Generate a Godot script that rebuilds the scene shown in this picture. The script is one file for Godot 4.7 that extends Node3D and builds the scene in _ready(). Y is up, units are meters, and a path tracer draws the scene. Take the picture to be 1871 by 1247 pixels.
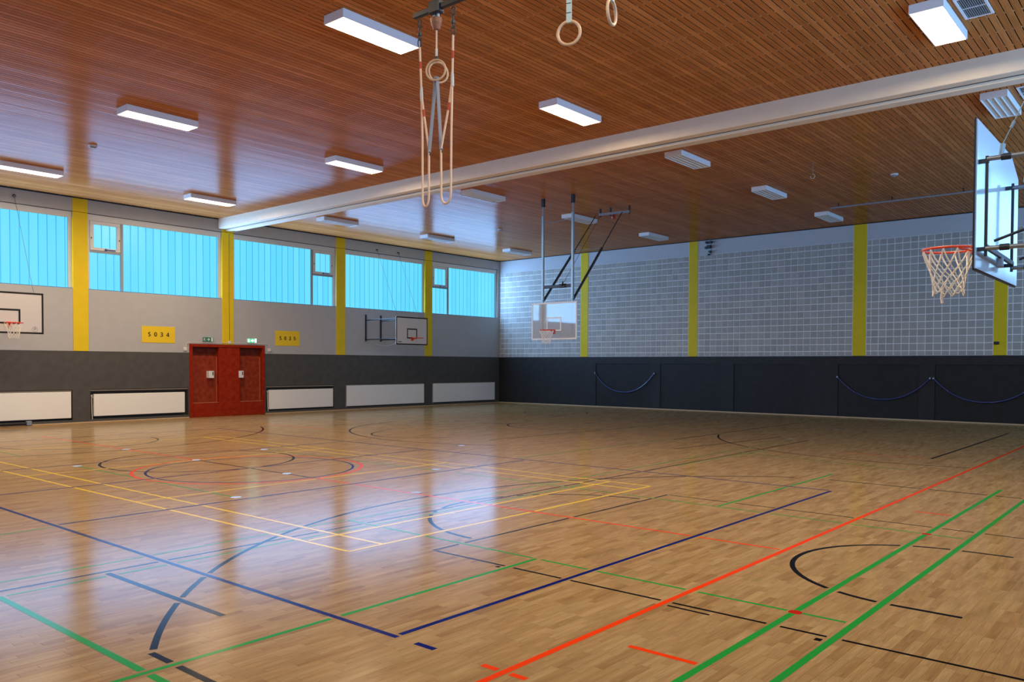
extends Node3D
# Sports hall. x = 0 is the tiled back wall, z = 0 the window wall on the left; the room lies at x < 0, z > 0. Metres.

const CEIL := 7.285
const WAIN := 2.34
const HALL_X := -37.2
const HALL_Z := 28.8
const COL_PITCH := 5.22

var M := {}
var used := {}
var rng := RandomNumberGenerator.new()

# ---------------------------------------------------------------- helpers
func numbered(called: String, parent: Node) -> String:
	var key := "%d/%s" % [parent.get_instance_id(), called]
	var n: int = used.get(key, 0)
	used[key] = n + 1
	return called if n == 0 else "%s_%03d" % [called, n]

func mb() -> SurfaceTool:
	var st := SurfaceTool.new()
	st.begin(Mesh.PRIMITIVE_TRIANGLES)
	return st

func obj(called: String, st, mat: Material, parent: Node = self) -> MeshInstance3D:
	var o := MeshInstance3D.new()
	o.mesh = st.commit() if st is SurfaceTool else st
	o.material_override = mat
	o.name = numbered(called, parent)
	parent.add_child(o, true)
	return o

func tag(o: Node, label: String, category: String, group := "", kind := ""):
	o.set_meta("label", label)
	o.set_meta("category", category)
	if group != "": o.set_meta("group", group)
	if kind != "": o.set_meta("kind", kind)
	return o

func thing(called: String, label: String, category: String, at := Vector3.ZERO, group := "", kind := "") -> Node3D:
	var o := Node3D.new()
	o.name = numbered(called, self)
	add_child(o, true)
	o.position = at
	tag(o, label, category, group, kind)
	return o

func vert(st: SurfaceTool, p: Vector3, n: Vector3, uv := Vector2.ZERO):
	st.set_normal(n)
	st.set_uv(uv)
	st.add_vertex(p)

func tri(st: SurfaceTool, a: Vector3, na: Vector3, b: Vector3, nb: Vector3, c: Vector3, nc: Vector3):
	var swap: bool = (b - a).cross(c - a).dot(na + nb + nc) > 0.0
	vert(st, a, na)
	if swap:
		vert(st, c, nc); vert(st, b, nb)
	else:
		vert(st, b, nb); vert(st, c, nc)

# flat convex polygon facing away from the point inside
func face(st: SurfaceTool, pts: Array, inside: Vector3):
	var n: Vector3 = (pts[1] - pts[0]).cross(pts[2] - pts[0])
	if n.length() < 1e-14: return
	n = n.normalized()
	var ccw: bool = n.dot(pts[0] - inside) > 0.0
	if not ccw: n = -n
	for i in range(1, pts.size() - 1):
		vert(st, pts[0], n)
		if ccw:
			vert(st, pts[i + 1], n); vert(st, pts[i], n)
		else:
			vert(st, pts[i], n); vert(st, pts[i + 1], n)

# box given by two corners, edges chamfered by b
func bx(st: SurfaceTool, lo: Vector3, hi: Vector3, b := 0.0, basis := Basis.IDENTITY, origin := Vector3.ZERO):
	var a := Vector3(minf(lo.x, hi.x), minf(lo.y, hi.y), minf(lo.z, hi.z))
	var c := Vector3(maxf(lo.x, hi.x), maxf(lo.y, hi.y), maxf(lo.z, hi.z))
	var mid := (a + c) / 2.0
	var h := (c - a) / 2.0
	var cen: Vector3 = origin + basis * mid
	b = minf(b, minf(h.x, minf(h.y, h.z)) * 0.9)
	var P := func(x: float, y: float, z: float) -> Vector3: return cen + basis * Vector3(x, y, z)
	for ax in 3:
		var u := (ax + 1) % 3
		var v := (ax + 2) % 3
		for s in [-1.0, 1.0]:
			var q := []
			for k in [[-1, -1], [1, -1], [1, 1], [-1, 1]]:
				var w := Vector3.ZERO
				w[ax] = s * h[ax]; w[u] = k[0] * (h[u] - b); w[v] = k[1] * (h[v] - b)
				q.append(P.call(w.x, w.y, w.z))
			face(st, q, cen)
			if b > 0.0:
				for t in [-1.0, 1.0]:
					var e := []
					for k in [[0, -1], [0, 1], [1, 1], [1, -1]]:
						var w := Vector3.ZERO
						w[ax] = s * (h[ax] - (b if k[0] == 1 else 0.0))
						w[u] = t * (h[u] - (0.0 if k[0] == 1 else b))
						w[v] = k[1] * (h[v] - b)
						e.append(P.call(w.x, w.y, w.z))
					face(st, e, cen)
	if b > 0.0:
		for sx in [-1.0, 1.0]:
			for sy in [-1.0, 1.0]:
				for sz in [-1.0, 1.0]:
					face(st, [P.call(sx * h.x, sy * (h.y - b), sz * (h.z - b)), P.call(sx * (h.x - b), sy * h.y, sz * (h.z - b)), P.call(sx * (h.x - b), sy * (h.y - b), sz * h.z)], cen)

func box(lo: Vector3, hi: Vector3, b := 0.0) -> SurfaceTool:
	var st := mb()
	bx(st, lo, hi, b)
	return st

# square bar between two points
func bar(st: SurfaceTool, p: Vector3, q: Vector3, w: float, h: float, up := Vector3.UP, b := 0.0):
	var d := (q - p)
	var l := d.length()
	d = d / l
	var s := up.cross(d)
	if s.length() < 0.01: s = Vector3.RIGHT.cross(d)
	s = s.normalized()
	var t := d.cross(s)
	bx(st, Vector3(-w / 2, -h / 2, 0), Vector3(w / 2, h / 2, l), b, Basis(s, t, d), p)

# round tube through points
func tube(st: SurfaceTool, pts: Array, r, sides := 8, closed := false):
	var n := pts.size()
	var frames := []
	var prev := Vector3.ZERO
	for i in n:
		var a: Vector3 = pts[(i - 1 + n) % n] if (closed or i > 0) else pts[i]
		var c: Vector3 = pts[(i + 1) % n] if (closed or i < n - 1) else pts[i]
		var t := (c - a).normalized()
		var u: Vector3
		if prev == Vector3.ZERO:
			u = t.cross(Vector3.UP if absf(t.y) < 0.9 else Vector3.RIGHT).normalized()
		else:
			u = (prev - t * prev.dot(t)).normalized()
		prev = u
		frames.append([u, t.cross(u)])
	for i in (n if closed else n - 1):
		var j := (i + 1) % n
		var r0: float = r[i] if r is Array else r
		var r1: float = r[j] if r is Array else r
		for k in sides:
			var a0 := TAU * k / sides
			var a1 := TAU * (k + 1) / sides
			var n00: Vector3 = frames[i][0] * cos(a0) + frames[i][1] * sin(a0)
			var n01: Vector3 = frames[i][0] * cos(a1) + frames[i][1] * sin(a1)
			var n10: Vector3 = frames[j][0] * cos(a0) + frames[j][1] * sin(a0)
			var n11: Vector3 = frames[j][0] * cos(a1) + frames[j][1] * sin(a1)
			var p00: Vector3 = pts[i] + n00 * r0
			var p01: Vector3 = pts[i] + n01 * r0
			var p10: Vector3 = pts[j] + n10 * r1
			var p11: Vector3 = pts[j] + n11 * r1
			tri(st, p00, n00, p10, n10, p11, n11)
			tri(st, p00, n00, p11, n11, p01, n01)
	if not closed:
		for e in [[0, 1], [n - 1, n - 2]]:
			var r0: float = r[e[0]] if r is Array else r
			var ring := []
			for k in sides:
				var a0 := TAU * k / sides
				ring.append(pts[e[0]] + (frames[e[0]][0] * cos(a0) + frames[e[0]][1] * sin(a0)) * r0)
			face(st, ring, pts[e[1]])

func ring_pts(c: Vector3, u: Vector3, v: Vector3, r: float, n := 24) -> Array:
	var a := []
	for i in n: a.append(c + (u * cos(TAU * i / n) + v * sin(TAU * i / n)) * r)
	return a

# vertical lathe: profile of Vector2(radius, height)
func lathe(st: SurfaceTool, prof: Array, at: Vector3, sides := 20):
	for i in prof.size() - 1:
		var p: Vector2 = prof[i]
		var q: Vector2 = prof[i + 1]
		var d := (q - p).normalized()
		var nn := Vector2(d.y, -d.x)
		for k in sides:
			var a0 := TAU * k / sides
			var a1 := TAU * (k + 1) / sides
			var c0 := Vector3(cos(a0), 0, sin(a0))
			var c1 := Vector3(cos(a1), 0, sin(a1))
			var n0 := c0 * nn.x + Vector3.UP * nn.y
			var n1 := c1 * nn.x + Vector3.UP * nn.y
			var A := at + c0 * p.x + Vector3.UP * p.y
			var B := at + c1 * p.x + Vector3.UP * p.y
			var C := at + c1 * q.x + Vector3.UP * q.y
			var D := at + c0 * q.x + Vector3.UP * q.y
			tri(st, A, n0, C, n1, B, n1)
			tri(st, A, n0, D, n0, C, n1)

# profile in (x, y) extruded along z
func extrude_z(st: SurfaceTool, prof: PackedVector2Array, z0: float, z1: float):
	var c := Vector2.ZERO
	for p in prof: c += p
	c /= prof.size()
	for i in prof.size():
		var p := prof[i]
		var q := prof[(i + 1) % prof.size()]
		face(st, [Vector3(p.x, p.y, z0), Vector3(q.x, q.y, z0), Vector3(q.x, q.y, z1), Vector3(p.x, p.y, z1)], Vector3(c.x, c.y, (z0 + z1) / 2))
	var tri := Geometry2D.triangulate_polygon(prof)
	for z in [z0, z1]:
		for i in range(0, tri.size(), 3):
			var t := []
			for k in 3: t.append(Vector3(prof[tri[i + k]].x, prof[tri[i + k]].y, z))
			face(st, t, Vector3(c.x, c.y, (z0 + z1) / 2))

# ---------------------------------------------------------------- materials
func mat(name_: String, c: Color, rough := 0.6, spec := 0.5, metal := 0.0) -> StandardMaterial3D:
	var m := StandardMaterial3D.new()
	m.albedo_color = c
	m.roughness = rough
	m.metallic_specular = spec
	m.metallic = metal
	M[name_] = m
	return m

func rgb(r: int, g: int, b: int) -> Color: return Color8(r, g, b)

func noise_tex(seed_: int, freq: float, c0: Color, c1: Color, size := 256, oct := 4) -> NoiseTexture2D:
	var f := FastNoiseLite.new()
	f.seed = seed_; f.frequency = freq; f.fractal_octaves = oct
	f.noise_type = FastNoiseLite.TYPE_SIMPLEX_SMOOTH
	var t := NoiseTexture2D.new()
	t.width = size; t.height = size; t.seamless = true; t.noise = f
	var g := Gradient.new()
	g.set_color(0, c0); g.set_color(1, c1)
	t.color_ramp = g
	return t

func mottled(name_: String, c: Color, amount: float, scale: float, rough := 0.8, spec := 0.4, seed_ := 1) -> StandardMaterial3D:
	var m := mat(name_, Color.WHITE, rough, spec)
	m.albedo_texture = noise_tex(seed_, 0.02, c.darkened(amount), c.lightened(amount))
	m.uv1_triplanar = true
	m.uv1_world_triplanar = true
	m.uv1_scale = Vector3.ONE * scale
	return m

# wood grain running along u: tone streaks in grey around white
func grain_tex(seed_: int, w: int, h: int, depth: float, stretch: float) -> ImageTexture:
	var f := FastNoiseLite.new()
	f.seed = seed_; f.frequency = 0.05; f.fractal_octaves = 3
	var g := FastNoiseLite.new()
	g.seed = seed_ + 7; g.frequency = 0.01; g.fractal_octaves = 2
	var im := Image.create(w, h, false, Image.FORMAT_RGB8)
	for y in h:
		for x in w:
			var s := f.get_noise_2d(x / stretch, y * 4.0) * 0.7 + g.get_noise_2d(x / (stretch * 0.5), y * 2.0) * 0.6
			var v := clampf(1.0 - depth + s * depth, 0.0, 1.0)
			im.set_pixel(x, y, Color(v, v * (0.985 + 0.015 * v), v * (0.96 + 0.04 * v)))
	im.generate_mipmaps()
	return ImageTexture.create_from_image(im)

func make_materials():
	mottled("wall_white", rgb(182, 181, 180), 0.02, 0.35, 0.75, 0.35, 3)
	mottled("wall_fascia", rgb(200, 200, 202), 0.02, 0.35, 0.75, 0.35, 4)
	mottled("yellow", rgb(232, 200, 26), 0.03, 0.4, 0.6, 0.35, 5)
	mottled("wainscot", rgb(78, 76, 72), 0.04, 0.5, 0.62, 0.4, 6)
	mottled("wainscot_back", rgb(37, 36, 36), 0.04, 0.5, 0.6, 0.4, 7)
	mottled("panel_back", rgb(31, 30, 30), 0.04, 0.5, 0.6, 0.4, 8)
	mat("joint", rgb(250, 248, 242), 0.8, 0.3)
	mat("niche", rgb(58, 54, 50), 0.8)
	mat("niche_top", rgb(150, 142, 126), 0.8)
	mat("radiator", rgb(244, 242, 234), 0.45)
	mat("pipe_white", rgb(214, 210, 198), 0.5)
	mat("black", rgb(24, 24, 26), 0.6)
	mat("dark", rgb(40, 42, 46), 0.55)
	mat("frame_white", rgb(216, 214, 210), 0.5)
	mat("frame_grey", rgb(150, 152, 156), 0.5)
	var sl := mat("seal", rgb(52, 140, 178), 0.6)
	sl.emission_enabled = true
	sl.emission = Color(0.10, 0.45, 0.66)
	mat("sill_blue", rgb(70, 130, 170), 0.5)
	for i in 3:
		var m := mat("pane_%d" % i, rgb(40, 70, 90), 0.35)
		m.emission_enabled = true
		m.emission = [Color(0.32, 0.69, 0.79), Color(0.34, 0.70, 0.795), Color(0.30, 0.68, 0.785)][i]
		m.emission_energy_multiplier = 1.0
	mottled("red_door", rgb(150, 34, 8), 0.08, 0.8, 0.4, 0.2, 9)
	mottled("red_panel", rgb(142, 46, 20), 0.10, 0.8, 0.38, 0.2, 10)
	mottled("red_transom", rgb(92, 28, 12), 0.10, 0.8, 0.38, 0.2, 11)
	mat("red_edge", rgb(176, 92, 64), 0.5)
	mat("sign_yellow", rgb(236, 200, 22), 0.6)
	mat("ink", rgb(30, 28, 24), 0.8)
	mat("white", rgb(228, 228, 226), 0.5)
	mat("board_white", rgb(222, 218, 212), 0.4)
	mat("board_back", rgb(214, 226, 234), 0.12, 0.9)
	mat("orange", rgb(220, 66, 34), 0.4)
	mat("net", rgb(244, 240, 230), 0.8, 0.2)
	mat("steel", rgb(150, 158, 162), 0.35, 0.5, 0.7)
	mat("steel_dark", rgb(58, 62, 66), 0.45, 0.5, 0.5)
	mat("galv", rgb(150, 168, 174), 0.4, 0.5, 0.6)
	mat("lamp_housing", rgb(244, 245, 248), 0.5)
	mat("louvre", rgb(240, 243, 242), 0.5)
	mat("diffuser_off", rgb(236, 242, 240), 0.45)
	var d := mat("diffuser_on", rgb(255, 250, 240), 0.5)
	d.emission_enabled = true
	d.emission = Color(1.0, 0.97, 0.9)
	d.emission_energy_multiplier = 2.2
	mottled("beam", rgb(246, 230, 204), 0.02, 0.5, 0.7, 0.35, 12)
	mat("groove", rgb(70, 62, 54), 0.8)
	mat("fleece", rgb(26, 17, 13), 0.95, 0.1)
	mottled("batten", rgb(246, 206, 176), 0.06, 1.2, 0.7, 0.3, 13)
	mat("rope", rgb(230, 196, 164), 0.85, 0.2)
	mat("rope_red", rgb(190, 88, 66), 0.85, 0.2)
	mat("splice", rgb(206, 202, 190), 0.85, 0.2)
	mat("strap", rgb(138, 140, 144), 0.8, 0.2)
	mat("strap_pale", rgb(190, 204, 196), 0.8, 0.2)
	mottled("ring_wood", rgb(216, 176, 132), 0.08, 4.0, 0.4, 0.5, 14)
	mottled("cone_wood", rgb(150, 92, 56), 0.08, 4.0, 0.5, 0.5, 15)
	mat("cord", rgb(46, 68, 124), 0.2, 0.8)
	mat("baseboard", rgb(206, 176, 134), 0.5)
	var g := mat("acrylic", Color(0.66, 0.69, 0.72, 0.5), 0.03, 0.9)
	g.transparency = BaseMaterial3D.TRANSPARENCY_ALPHA
	var s0 := mat("exit_off", rgb(40, 120, 84), 0.4)
	var s1 := mat("exit_on", rgb(80, 190, 140), 0.4)
	s1.emission_enabled = true
	s1.emission = Color(0.30, 0.78, 0.52)
	s1.emission_energy_multiplier = 0.7
	var s2 := mat("exit_white_on", rgb(240, 250, 245), 0.4)
	s2.emission_enabled = true
	s2.emission = Color(0.85, 1.0, 0.93)
	s2.emission_energy_multiplier = 1.6
	mat("red_lamp", rgb(180, 50, 40), 0.4)
	# floor and ceiling wood
	var gf := grain_tex(21, 512, 256, 0.13, 9.0)
	for i in 8:
		var m := mat("parquet_%d" % i, PARQUET[i], 0.17, 0.075)
		m.albedo_texture = gf
	var pq := mat("parquet_many", Color.WHITE, 0.17, 0.075)
	pq.albedo_texture = gf
	pq.vertex_color_use_as_albedo = true
	var gc := grain_tex(33, 1024, 128, 0.16, 16.0)
	for i in 8:
		var m := mat("slat_%d" % i, SLAT[i], 0.21, 0.06)
		m.albedo_texture = gc
	for k in LINE_COLORS: mat("line_" + k, LINE_COLORS[k], 0.17, 0.075)
	mat("subfloor", rgb(120, 88, 58), 0.6)

const PARQUET := [Color8(180, 145, 95), Color8(177, 140, 91), Color8(183, 148, 98), Color8(173, 136, 87), Color8(179, 142, 93), Color8(165, 128, 81), Color8(185, 150, 100), Color8(176, 140, 92)]
const SLAT := [Color8(237, 158, 90), Color8(229, 147, 82), Color8(244, 164, 97), Color8(220, 141, 78), Color8(233, 152, 84), Color8(225, 147, 86), Color8(239, 160, 90), Color8(223, 143, 78)]
const LINE_COLORS := {"blue": Color8(8, 20, 92), "red": Color8(222, 58, 14), "green": Color8(34, 138, 52), "black": Color8(14, 14, 16), "yellow": Color8(226, 190, 46), "dot": Color8(172, 34, 18)}

# ---------------------------------------------------------------- the light
func setup():
	var cam := Camera3D.new()
	cam.name = "camera"
	add_child(cam)
	var F := Vector3(0.76319457, -0.02397983, -0.64572364)
	var U := Vector3(0.01561811, 0.99970378, -0.01866599)
	var R := Vector3(0.64597998, 0.0041608, 0.76334302)
	cam.transform = Transform3D(Basis(R, U, -F).orthonormalized(), Vector3(-31.76684, 1.952, 27.7311))
	cam.projection = Camera3D.PROJECTION_FRUSTUM
	cam.near = 0.05
	cam.far = 200.0
	cam.size = 0.05 * 1247.0 / 1488.17
	cam.frustum_offset = Vector2(0, 0.05 * 79.1635 / 1488.17)
	cam.current = true
	var e := Environment.new()
	e.background_mode = Environment.BG_SKY
	var sky := Sky.new()
	var sm := ProceduralSkyMaterial.new()
	sm.sky_top_color = Color(0.30, 0.52, 0.85)
	sm.sky_horizon_color = Color(0.66, 0.80, 0.93)
	sm.ground_bottom_color = Color(0.25, 0.25, 0.24)
	sm.ground_horizon_color = Color(0.5, 0.55, 0.6)
	sky.sky_material = sm
	e.sky = sky
	e.tonemap_mode = Environment.TONE_MAPPER_LINEAR
	e.tonemap_exposure = 1.65
	e.sdfgi_enabled = true
	e.ssao_enabled = true
	e.ssil_enabled = true
	var we := WorldEnvironment.new()
	we.name = "world_environment"
	we.environment = e
	add_child(we)

const LAMP_ENERGY := 11.0
const LAMP_COLOR := Color(1.0, 0.89, 0.74)
const WINDOW_ENERGY := 21.0
const SIDE_WINDOW_ENERGY := 10.0
const WINDOW_COLOR := Color(0.54, 0.74, 1.0)

func area(parent: Node, at: Vector3, towards: Vector3, size: Vector2, color: Color, energy: float):
	var l := AreaLight3D.new()
	l.name = "light"
	parent.add_child(l, true)
	l.position = at
	var up := Vector3.UP if absf(towards.y) < 0.9 else Vector3(0, 0, 1)
	l.basis = Basis.looking_at(towards, up)
	l.area_size = size
	l.light_color = color
	l.light_energy = energy
	l.area_normalize_energy = true
	l.set("area_range", 60.0)
	l.shadow_enabled = true

# ---------------------------------------------------------------- floor
# a court line: colour, width, points (x, z) of a polyline; earlier lines lie on top and later ones stop short of them
var lines := []
func ln(kind: String, called: String, w: float, pts: Array): lines.append([kind, called, w, pts])
func arc(c: Vector2, r: float, a0: float, a1: float, n := 40) -> Array:
	var a := []
	for i in n + 1:
		var t := deg_to_rad(lerpf(a0, a1, float(i) / n))
		a.append(c + Vector2(cos(t), sin(t)) * r)
	return a
func seg(x0: float, z0: float, x1: float, z1: float) -> Array: return [Vector2(x0, z0), Vector2(x1, z1)]

func list_lines():
	var CX := -23.35
	# green goal and side lines nearest the camera lie over everything
	ln("green", "goal_area_line", 0.055, seg(-28.6, 25.29, -16.94, 25.345))
	ln("green", "goal_area_line", 0.055, seg(-28.6, 25.75, -16.5, 25.80))
	ln("red", "handball_side_line", 0.055, seg(-30.5, 24.38, -3.0, 24.46))
	# volleyball
	ln("blue", "volleyball_line", 0.048, seg(-27.88, 5.25, -27.88, 23.38))
	ln("blue", "volleyball_line", 0.05, seg(-27.84, 23.35, -18.86, 23.35))
	ln("blue", "volleyball_line", 0.05, seg(-18.83, 23.38, -18.80, 5.25))
	ln("blue", "volleyball_line", 0.05, seg(-27.84, 5.27, -18.86, 5.27))
	ln("blue", "volleyball_line", 0.05, seg(-27.84, 17.25, -18.84, 17.17))
	ln("blue", "volleyball_line", 0.05, seg(-27.84, 14.25, -18.84, 14.15))
	ln("blue", "volleyball_line", 0.05, seg(-27.84, 11.25, -18.84, 11.25))
	ln("blue", "service_mark", 0.05, seg(-27.88, 23.57, -27.88, 23.76))
	ln("green", "green_line", 0.045, seg(-29.65, 22.69, -25.38, 22.66))
	# red
	ln("red", "centre_line", 0.04, seg(CX, 24.36, CX, 16.25))
	ln("red", "centre_line", 0.04, seg(CX, 12.24, CX, 4.3))
	ln("red", "cross_mark", 0.05, seg(-27.88, 24.20, -27.88, 24.57))
	ln("red", "penalty_mark", 0.05, seg(-26.95, 24.73, -26.95, 25.27))
	ln("red", "penalty_mark", 0.05, seg(-19.93, 24.82, -19.93, 25.27))
	ln("red", "centre_circle", 0.05, arc(Vector2(-23.32, 14.2), 2.03, 0, 360, 72))
	# badminton
	ln("yellow", "badminton_line", 0.04, seg(-26.42, 20.99, -20.32, 20.97))
	ln("yellow", "badminton_line", 0.04, seg(-26.38, 20.24, -20.34, 20.20))
	ln("yellow", "badminton_line", 0.04, seg(-20.31, 20.97, -20.2, 7.6))
	ln("yellow", "badminton_line", 0.04, seg(-20.76, 20.97, -20.62, 7.6))
	ln("yellow", "badminton_line", 0.04, seg(-26.42, 20.97, -26.56, 7.6))
	ln("yellow", "badminton_line", 0.04, seg(-25.96, 20.97, -26.1, 7.6))
	ln("yellow", "badminton_line", 0.04, seg(-26.45, 16.3, -20.28, 16.3))
	ln("yellow", "badminton_line", 0.04, seg(-26.5, 12.3, -20.25, 12.3))
	ln("yellow", "badminton_line", 0.04, seg(-26.5, 7.6, -20.2, 7.6))
	ln("black", "bench_mark", 0.055, seg(-28.45, 20.02, -28.43, 21.99))
	ln("black", "three_point_arc", 0.05, arc(Vector2(-23.42, 25.67), 6.63, 210.4, 329.6, 90))
	ln("black", "three_point_line", 0.05, seg(-29.18, 22.37, -29.18, 27.6))
	# greens
	ln("green", "green_line", 0.055, seg(-29.38, 20.12, -29.36, 24.3))
	ln("green", "green_line", 0.035, seg(-25.34, 19.6, -25.42, 25.70))
	ln("green", "green_line", 0.035, seg(-21.2, 17.5, -21.45, 25.71))
	ln("green", "green_line", 0.045, seg(-21.34, 22.65, -16.81, 22.68))
	ln("green", "green_line", 0.03, seg(-30.2, 19.64, -10.5, 19.50))
	ln("green", "green_line", 0.03, seg(-30.2, 20.14, -20.9, 20.05))
	ln("green", "green_line", 0.03, seg(-17.65, 19.98, -13.5, 20.06))
	ln("green", "green_line", 0.035, seg(-25.35, 11.48, -25.33, 17.0))
	ln("green", "green_line", 0.035, seg(-21.25, 11.48, -21.25, 17.0))
	ln("green", "green_line", 0.03, seg(-30.2, 17.38, -27.93, 17.36))
	ln("green", "green_line", 0.03, seg(-25.40, 7.0, -25.46, 9.1))
	ln("green", "green_line", 0.04, seg(-14.47, 19.77, -15.25, 23.5))
	ln("green", "green_line", 0.035, seg(-18.7, 16.9, -12.5, 17.0))
	# basketball
	ln("black", "halfway_line", 0.04, seg(-31.0, 19.95, -10.43, 19.90))
	ln("black", "free_throw_line", 0.036, seg(-25.80, 21.61, -20.90, 21.62))
	ln("black", "lane_line", 0.034, seg(-25.80, 21.64, -25.87, 27.6))
	ln("black", "lane_line", 0.034, seg(-20.90, 21.64, -21.0, 27.6))
	ln("black", "lane_line", 0.03, seg(-25.925, 24.43, -25.935, 24.83))
	ln("black", "lane_mark", 0.05, seg(-25.98, 25.68, -25.92, 25.68))
	ln("black", "lane_mark", 0.05, seg(-25.82, 23.50, -25.76, 23.50))
	ln("black", "lane_mark", 0.05, seg(-25.90, 22.58, -25.82, 22.58))
	ln("black", "free_throw_arc", 0.05, arc(Vector2(-23.31, 21.57), 1.80, 182, 358, 48))
	ln("black", "three_point_line", 0.05, seg(-17.60, 22.9, -17.74, 27.0))
	ln("black", "no_charge_arc", 0.05, [Vector2(-24.71, 26.35)] + arc(Vector2(-23.42, 25.89), 1.288, 180, 360, 36) + [Vector2(-22.12, 26.3)])
	ln("black", "centre_line", 0.045, seg(CX, 12.30, CX, 16.25))
	ln("black", "centre_circle", 0.05, arc(Vector2(-23.31, 12.35), 1.82, 0, 360, 60))
	ln("blue", "inner_circle", 0.045, arc(Vector2(-23.33, 14.28), 1.83, 0, 360, 60))
	ln("black", "free_throw_arc", 0.05, arc(Vector2(-23.35, 6.6), 1.80, 0, 180, 40))
	ln("black", "three_point_arc", 0.05, arc(Vector2(-23.4, 2.9), 6.4, 24, 156, 80))
	ln("black", "free_throw_line", 0.036, seg(-25.8, 6.6, -20.9, 6.6))
	# the far third of the hall
	ln("black", "far_arc", 0.05, arc(Vector2(-12.6, 11.98), 5.2, 148, 262, 60))
	ln("black", "far_arc", 0.05, arc(Vector2(-15.9, 10.98), 1.4, 100, 262, 30))
	ln("black", "far_arc", 0.05, arc(Vector2(-10.6, 12.0), 1.8, 100, 262, 30))
	ln("black", "far_circle", 0.05, arc(Vector2(-5.2, 7.6), 1.3, 0, 360, 48))
	ln("black", "far_arc", 0.05, arc(Vector2(-8.4, 22.9), 5.9, 165, 250, 50))
	ln("black", "far_line", 0.05, seg(-16.05, 13.68, -7.1, 14.3))
	ln("black", "far_line", 0.05, seg(-12.68, 17.17, -3.5, 17.26))
	ln("black", "far_line", 0.05, seg(-14.83, 18.36, -9.9, 18.98))
	ln("black", "far_line", 0.055, seg(-12.93, 23.41, -4.17, 23.45))
	ln("red", "far_line", 0.04, seg(-12.93, 21.42, -12.91, 23.3))
	ln("black", "far_line", 0.045, seg(-18.75, 5.1, -18.70, 5.2))
	ln("black", "far_line", 0.045, seg(-15.69, 6.44, -9.91, 11.31))
	ln("red", "far_line", 0.045, seg(-16.8, 4.3, -16.8, 8.0))

const PAINT := 0.0006
func build_lines(floor_node: Node):
	list_lines()
	var boxes := []
	for L in lines:
		var b := Rect2(L[3][0], Vector2.ZERO)
		for p in L[3]: b = b.expand(p)
		boxes.append(b.grow(0.1))
	for i in lines.size():
		var L = lines[i]
		var w: float = L[2]
		var over := []
		for j in i:
			if boxes[j].intersects(boxes[i]) and lines[j][3].size() == 2 and not (L[0] == "yellow" and lines[j][0] == "yellow"): over.append(j)
		# cut the polyline into runs that keep clear of the lines above it
		var runs := []
		var run := []
		var pts: Array = L[3]
		for k in pts.size() - 1:
			var a: Vector2 = pts[k]
			var b: Vector2 = pts[k + 1]
			var n := maxi(1, int(ceil(a.distance_to(b) / 0.012))) if over.size() > 0 else 1
			for s in n + (1 if k == pts.size() - 2 else 0):
				var p := a.lerp(b, float(s) / n)
				var free := true
				for j in over:
					var o = lines[j]
					if o[3].size() == 2:
						var q := Geometry2D.get_closest_point_to_segment(p, o[3][0], o[3][1])
						if q.distance_to(p) < o[2] / 2 + 0.022:
							free = false
							break
				if free: run.append(p)
				elif run.size() > 1:
					runs.append(run); run = []
				else: run = []
		if run.size() > 1: runs.append(run)
		var st := mb()
		var any := false
		for r in runs:
			if pts.size() == 2 and r.size() > 2: r = [r[0], r[-1]]
			var len_: float = r[0].distance_to(r[-1]) if pts.size() == 2 else 1.0
			if len_ < 0.03: continue
			any = true
			var y := 0.0003 + PAINT * (1.0 - float(i) / lines.size())
			var left := []
			var right := []
			for k in r.size():
				var d: Vector2 = (r[mini(k + 1, r.size() - 1)] - r[maxi(k - 1, 0)]).normalized()
				var nn := Vector2(-d.y, d.x) * w / 2
				left.append(r[k] + nn); right.append(r[k] - nn)
			for k in r.size() - 1:
				face(st, [Vector3(left[k].x, y, left[k].y), Vector3(left[k + 1].x, y, left[k + 1].y), Vector3(right[k + 1].x, y, right[k + 1].y), Vector3(right[k].x, y, right[k].y)], Vector3(r[k].x, -5, r[k].y))
		if any:
			var o := obj(L[1], st, M["line_" + L[0]], floor_node)
			o.set_meta("label", "painted %s court marking" % L[0])
	for d in [[-25.42, 25.31], [-21.44, 25.325]]:
		var st := mb()
		lathe(st, [Vector2(0.054, 0.0), Vector2(0.054, 0.0012), Vector2(0, 0.0012)], Vector3(d[0], 0, d[1]), 28)
		obj("penalty_spot", st, M.line_dot, floor_node).set_meta("label", "red painted penalty spot")
	for s in [[-23.36, 9.18], [-23.35, 12.26], [-25.35, 11.54], [-21.27, 11.46], [-23.33, 15.36], [-25.32, 17.01], [-21.14, 16.90], [-23.28, 18.66], [-10.3, 19.34], [-17.61, 14.16], [-6.26, 19.22]]:
		var st := mb()
		lathe(st, [Vector2(0.08, 0), Vector2(0.076, 0.005), Vector2(0.062, 0.006), Vector2(0.058, 0.003), Vector2(0, 0.003)], Vector3(s[0], 0, s[1]), 20)
		obj("floor_socket", st, M.steel, floor_node).set_meta("label", "round metal cover of a post socket")

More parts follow.
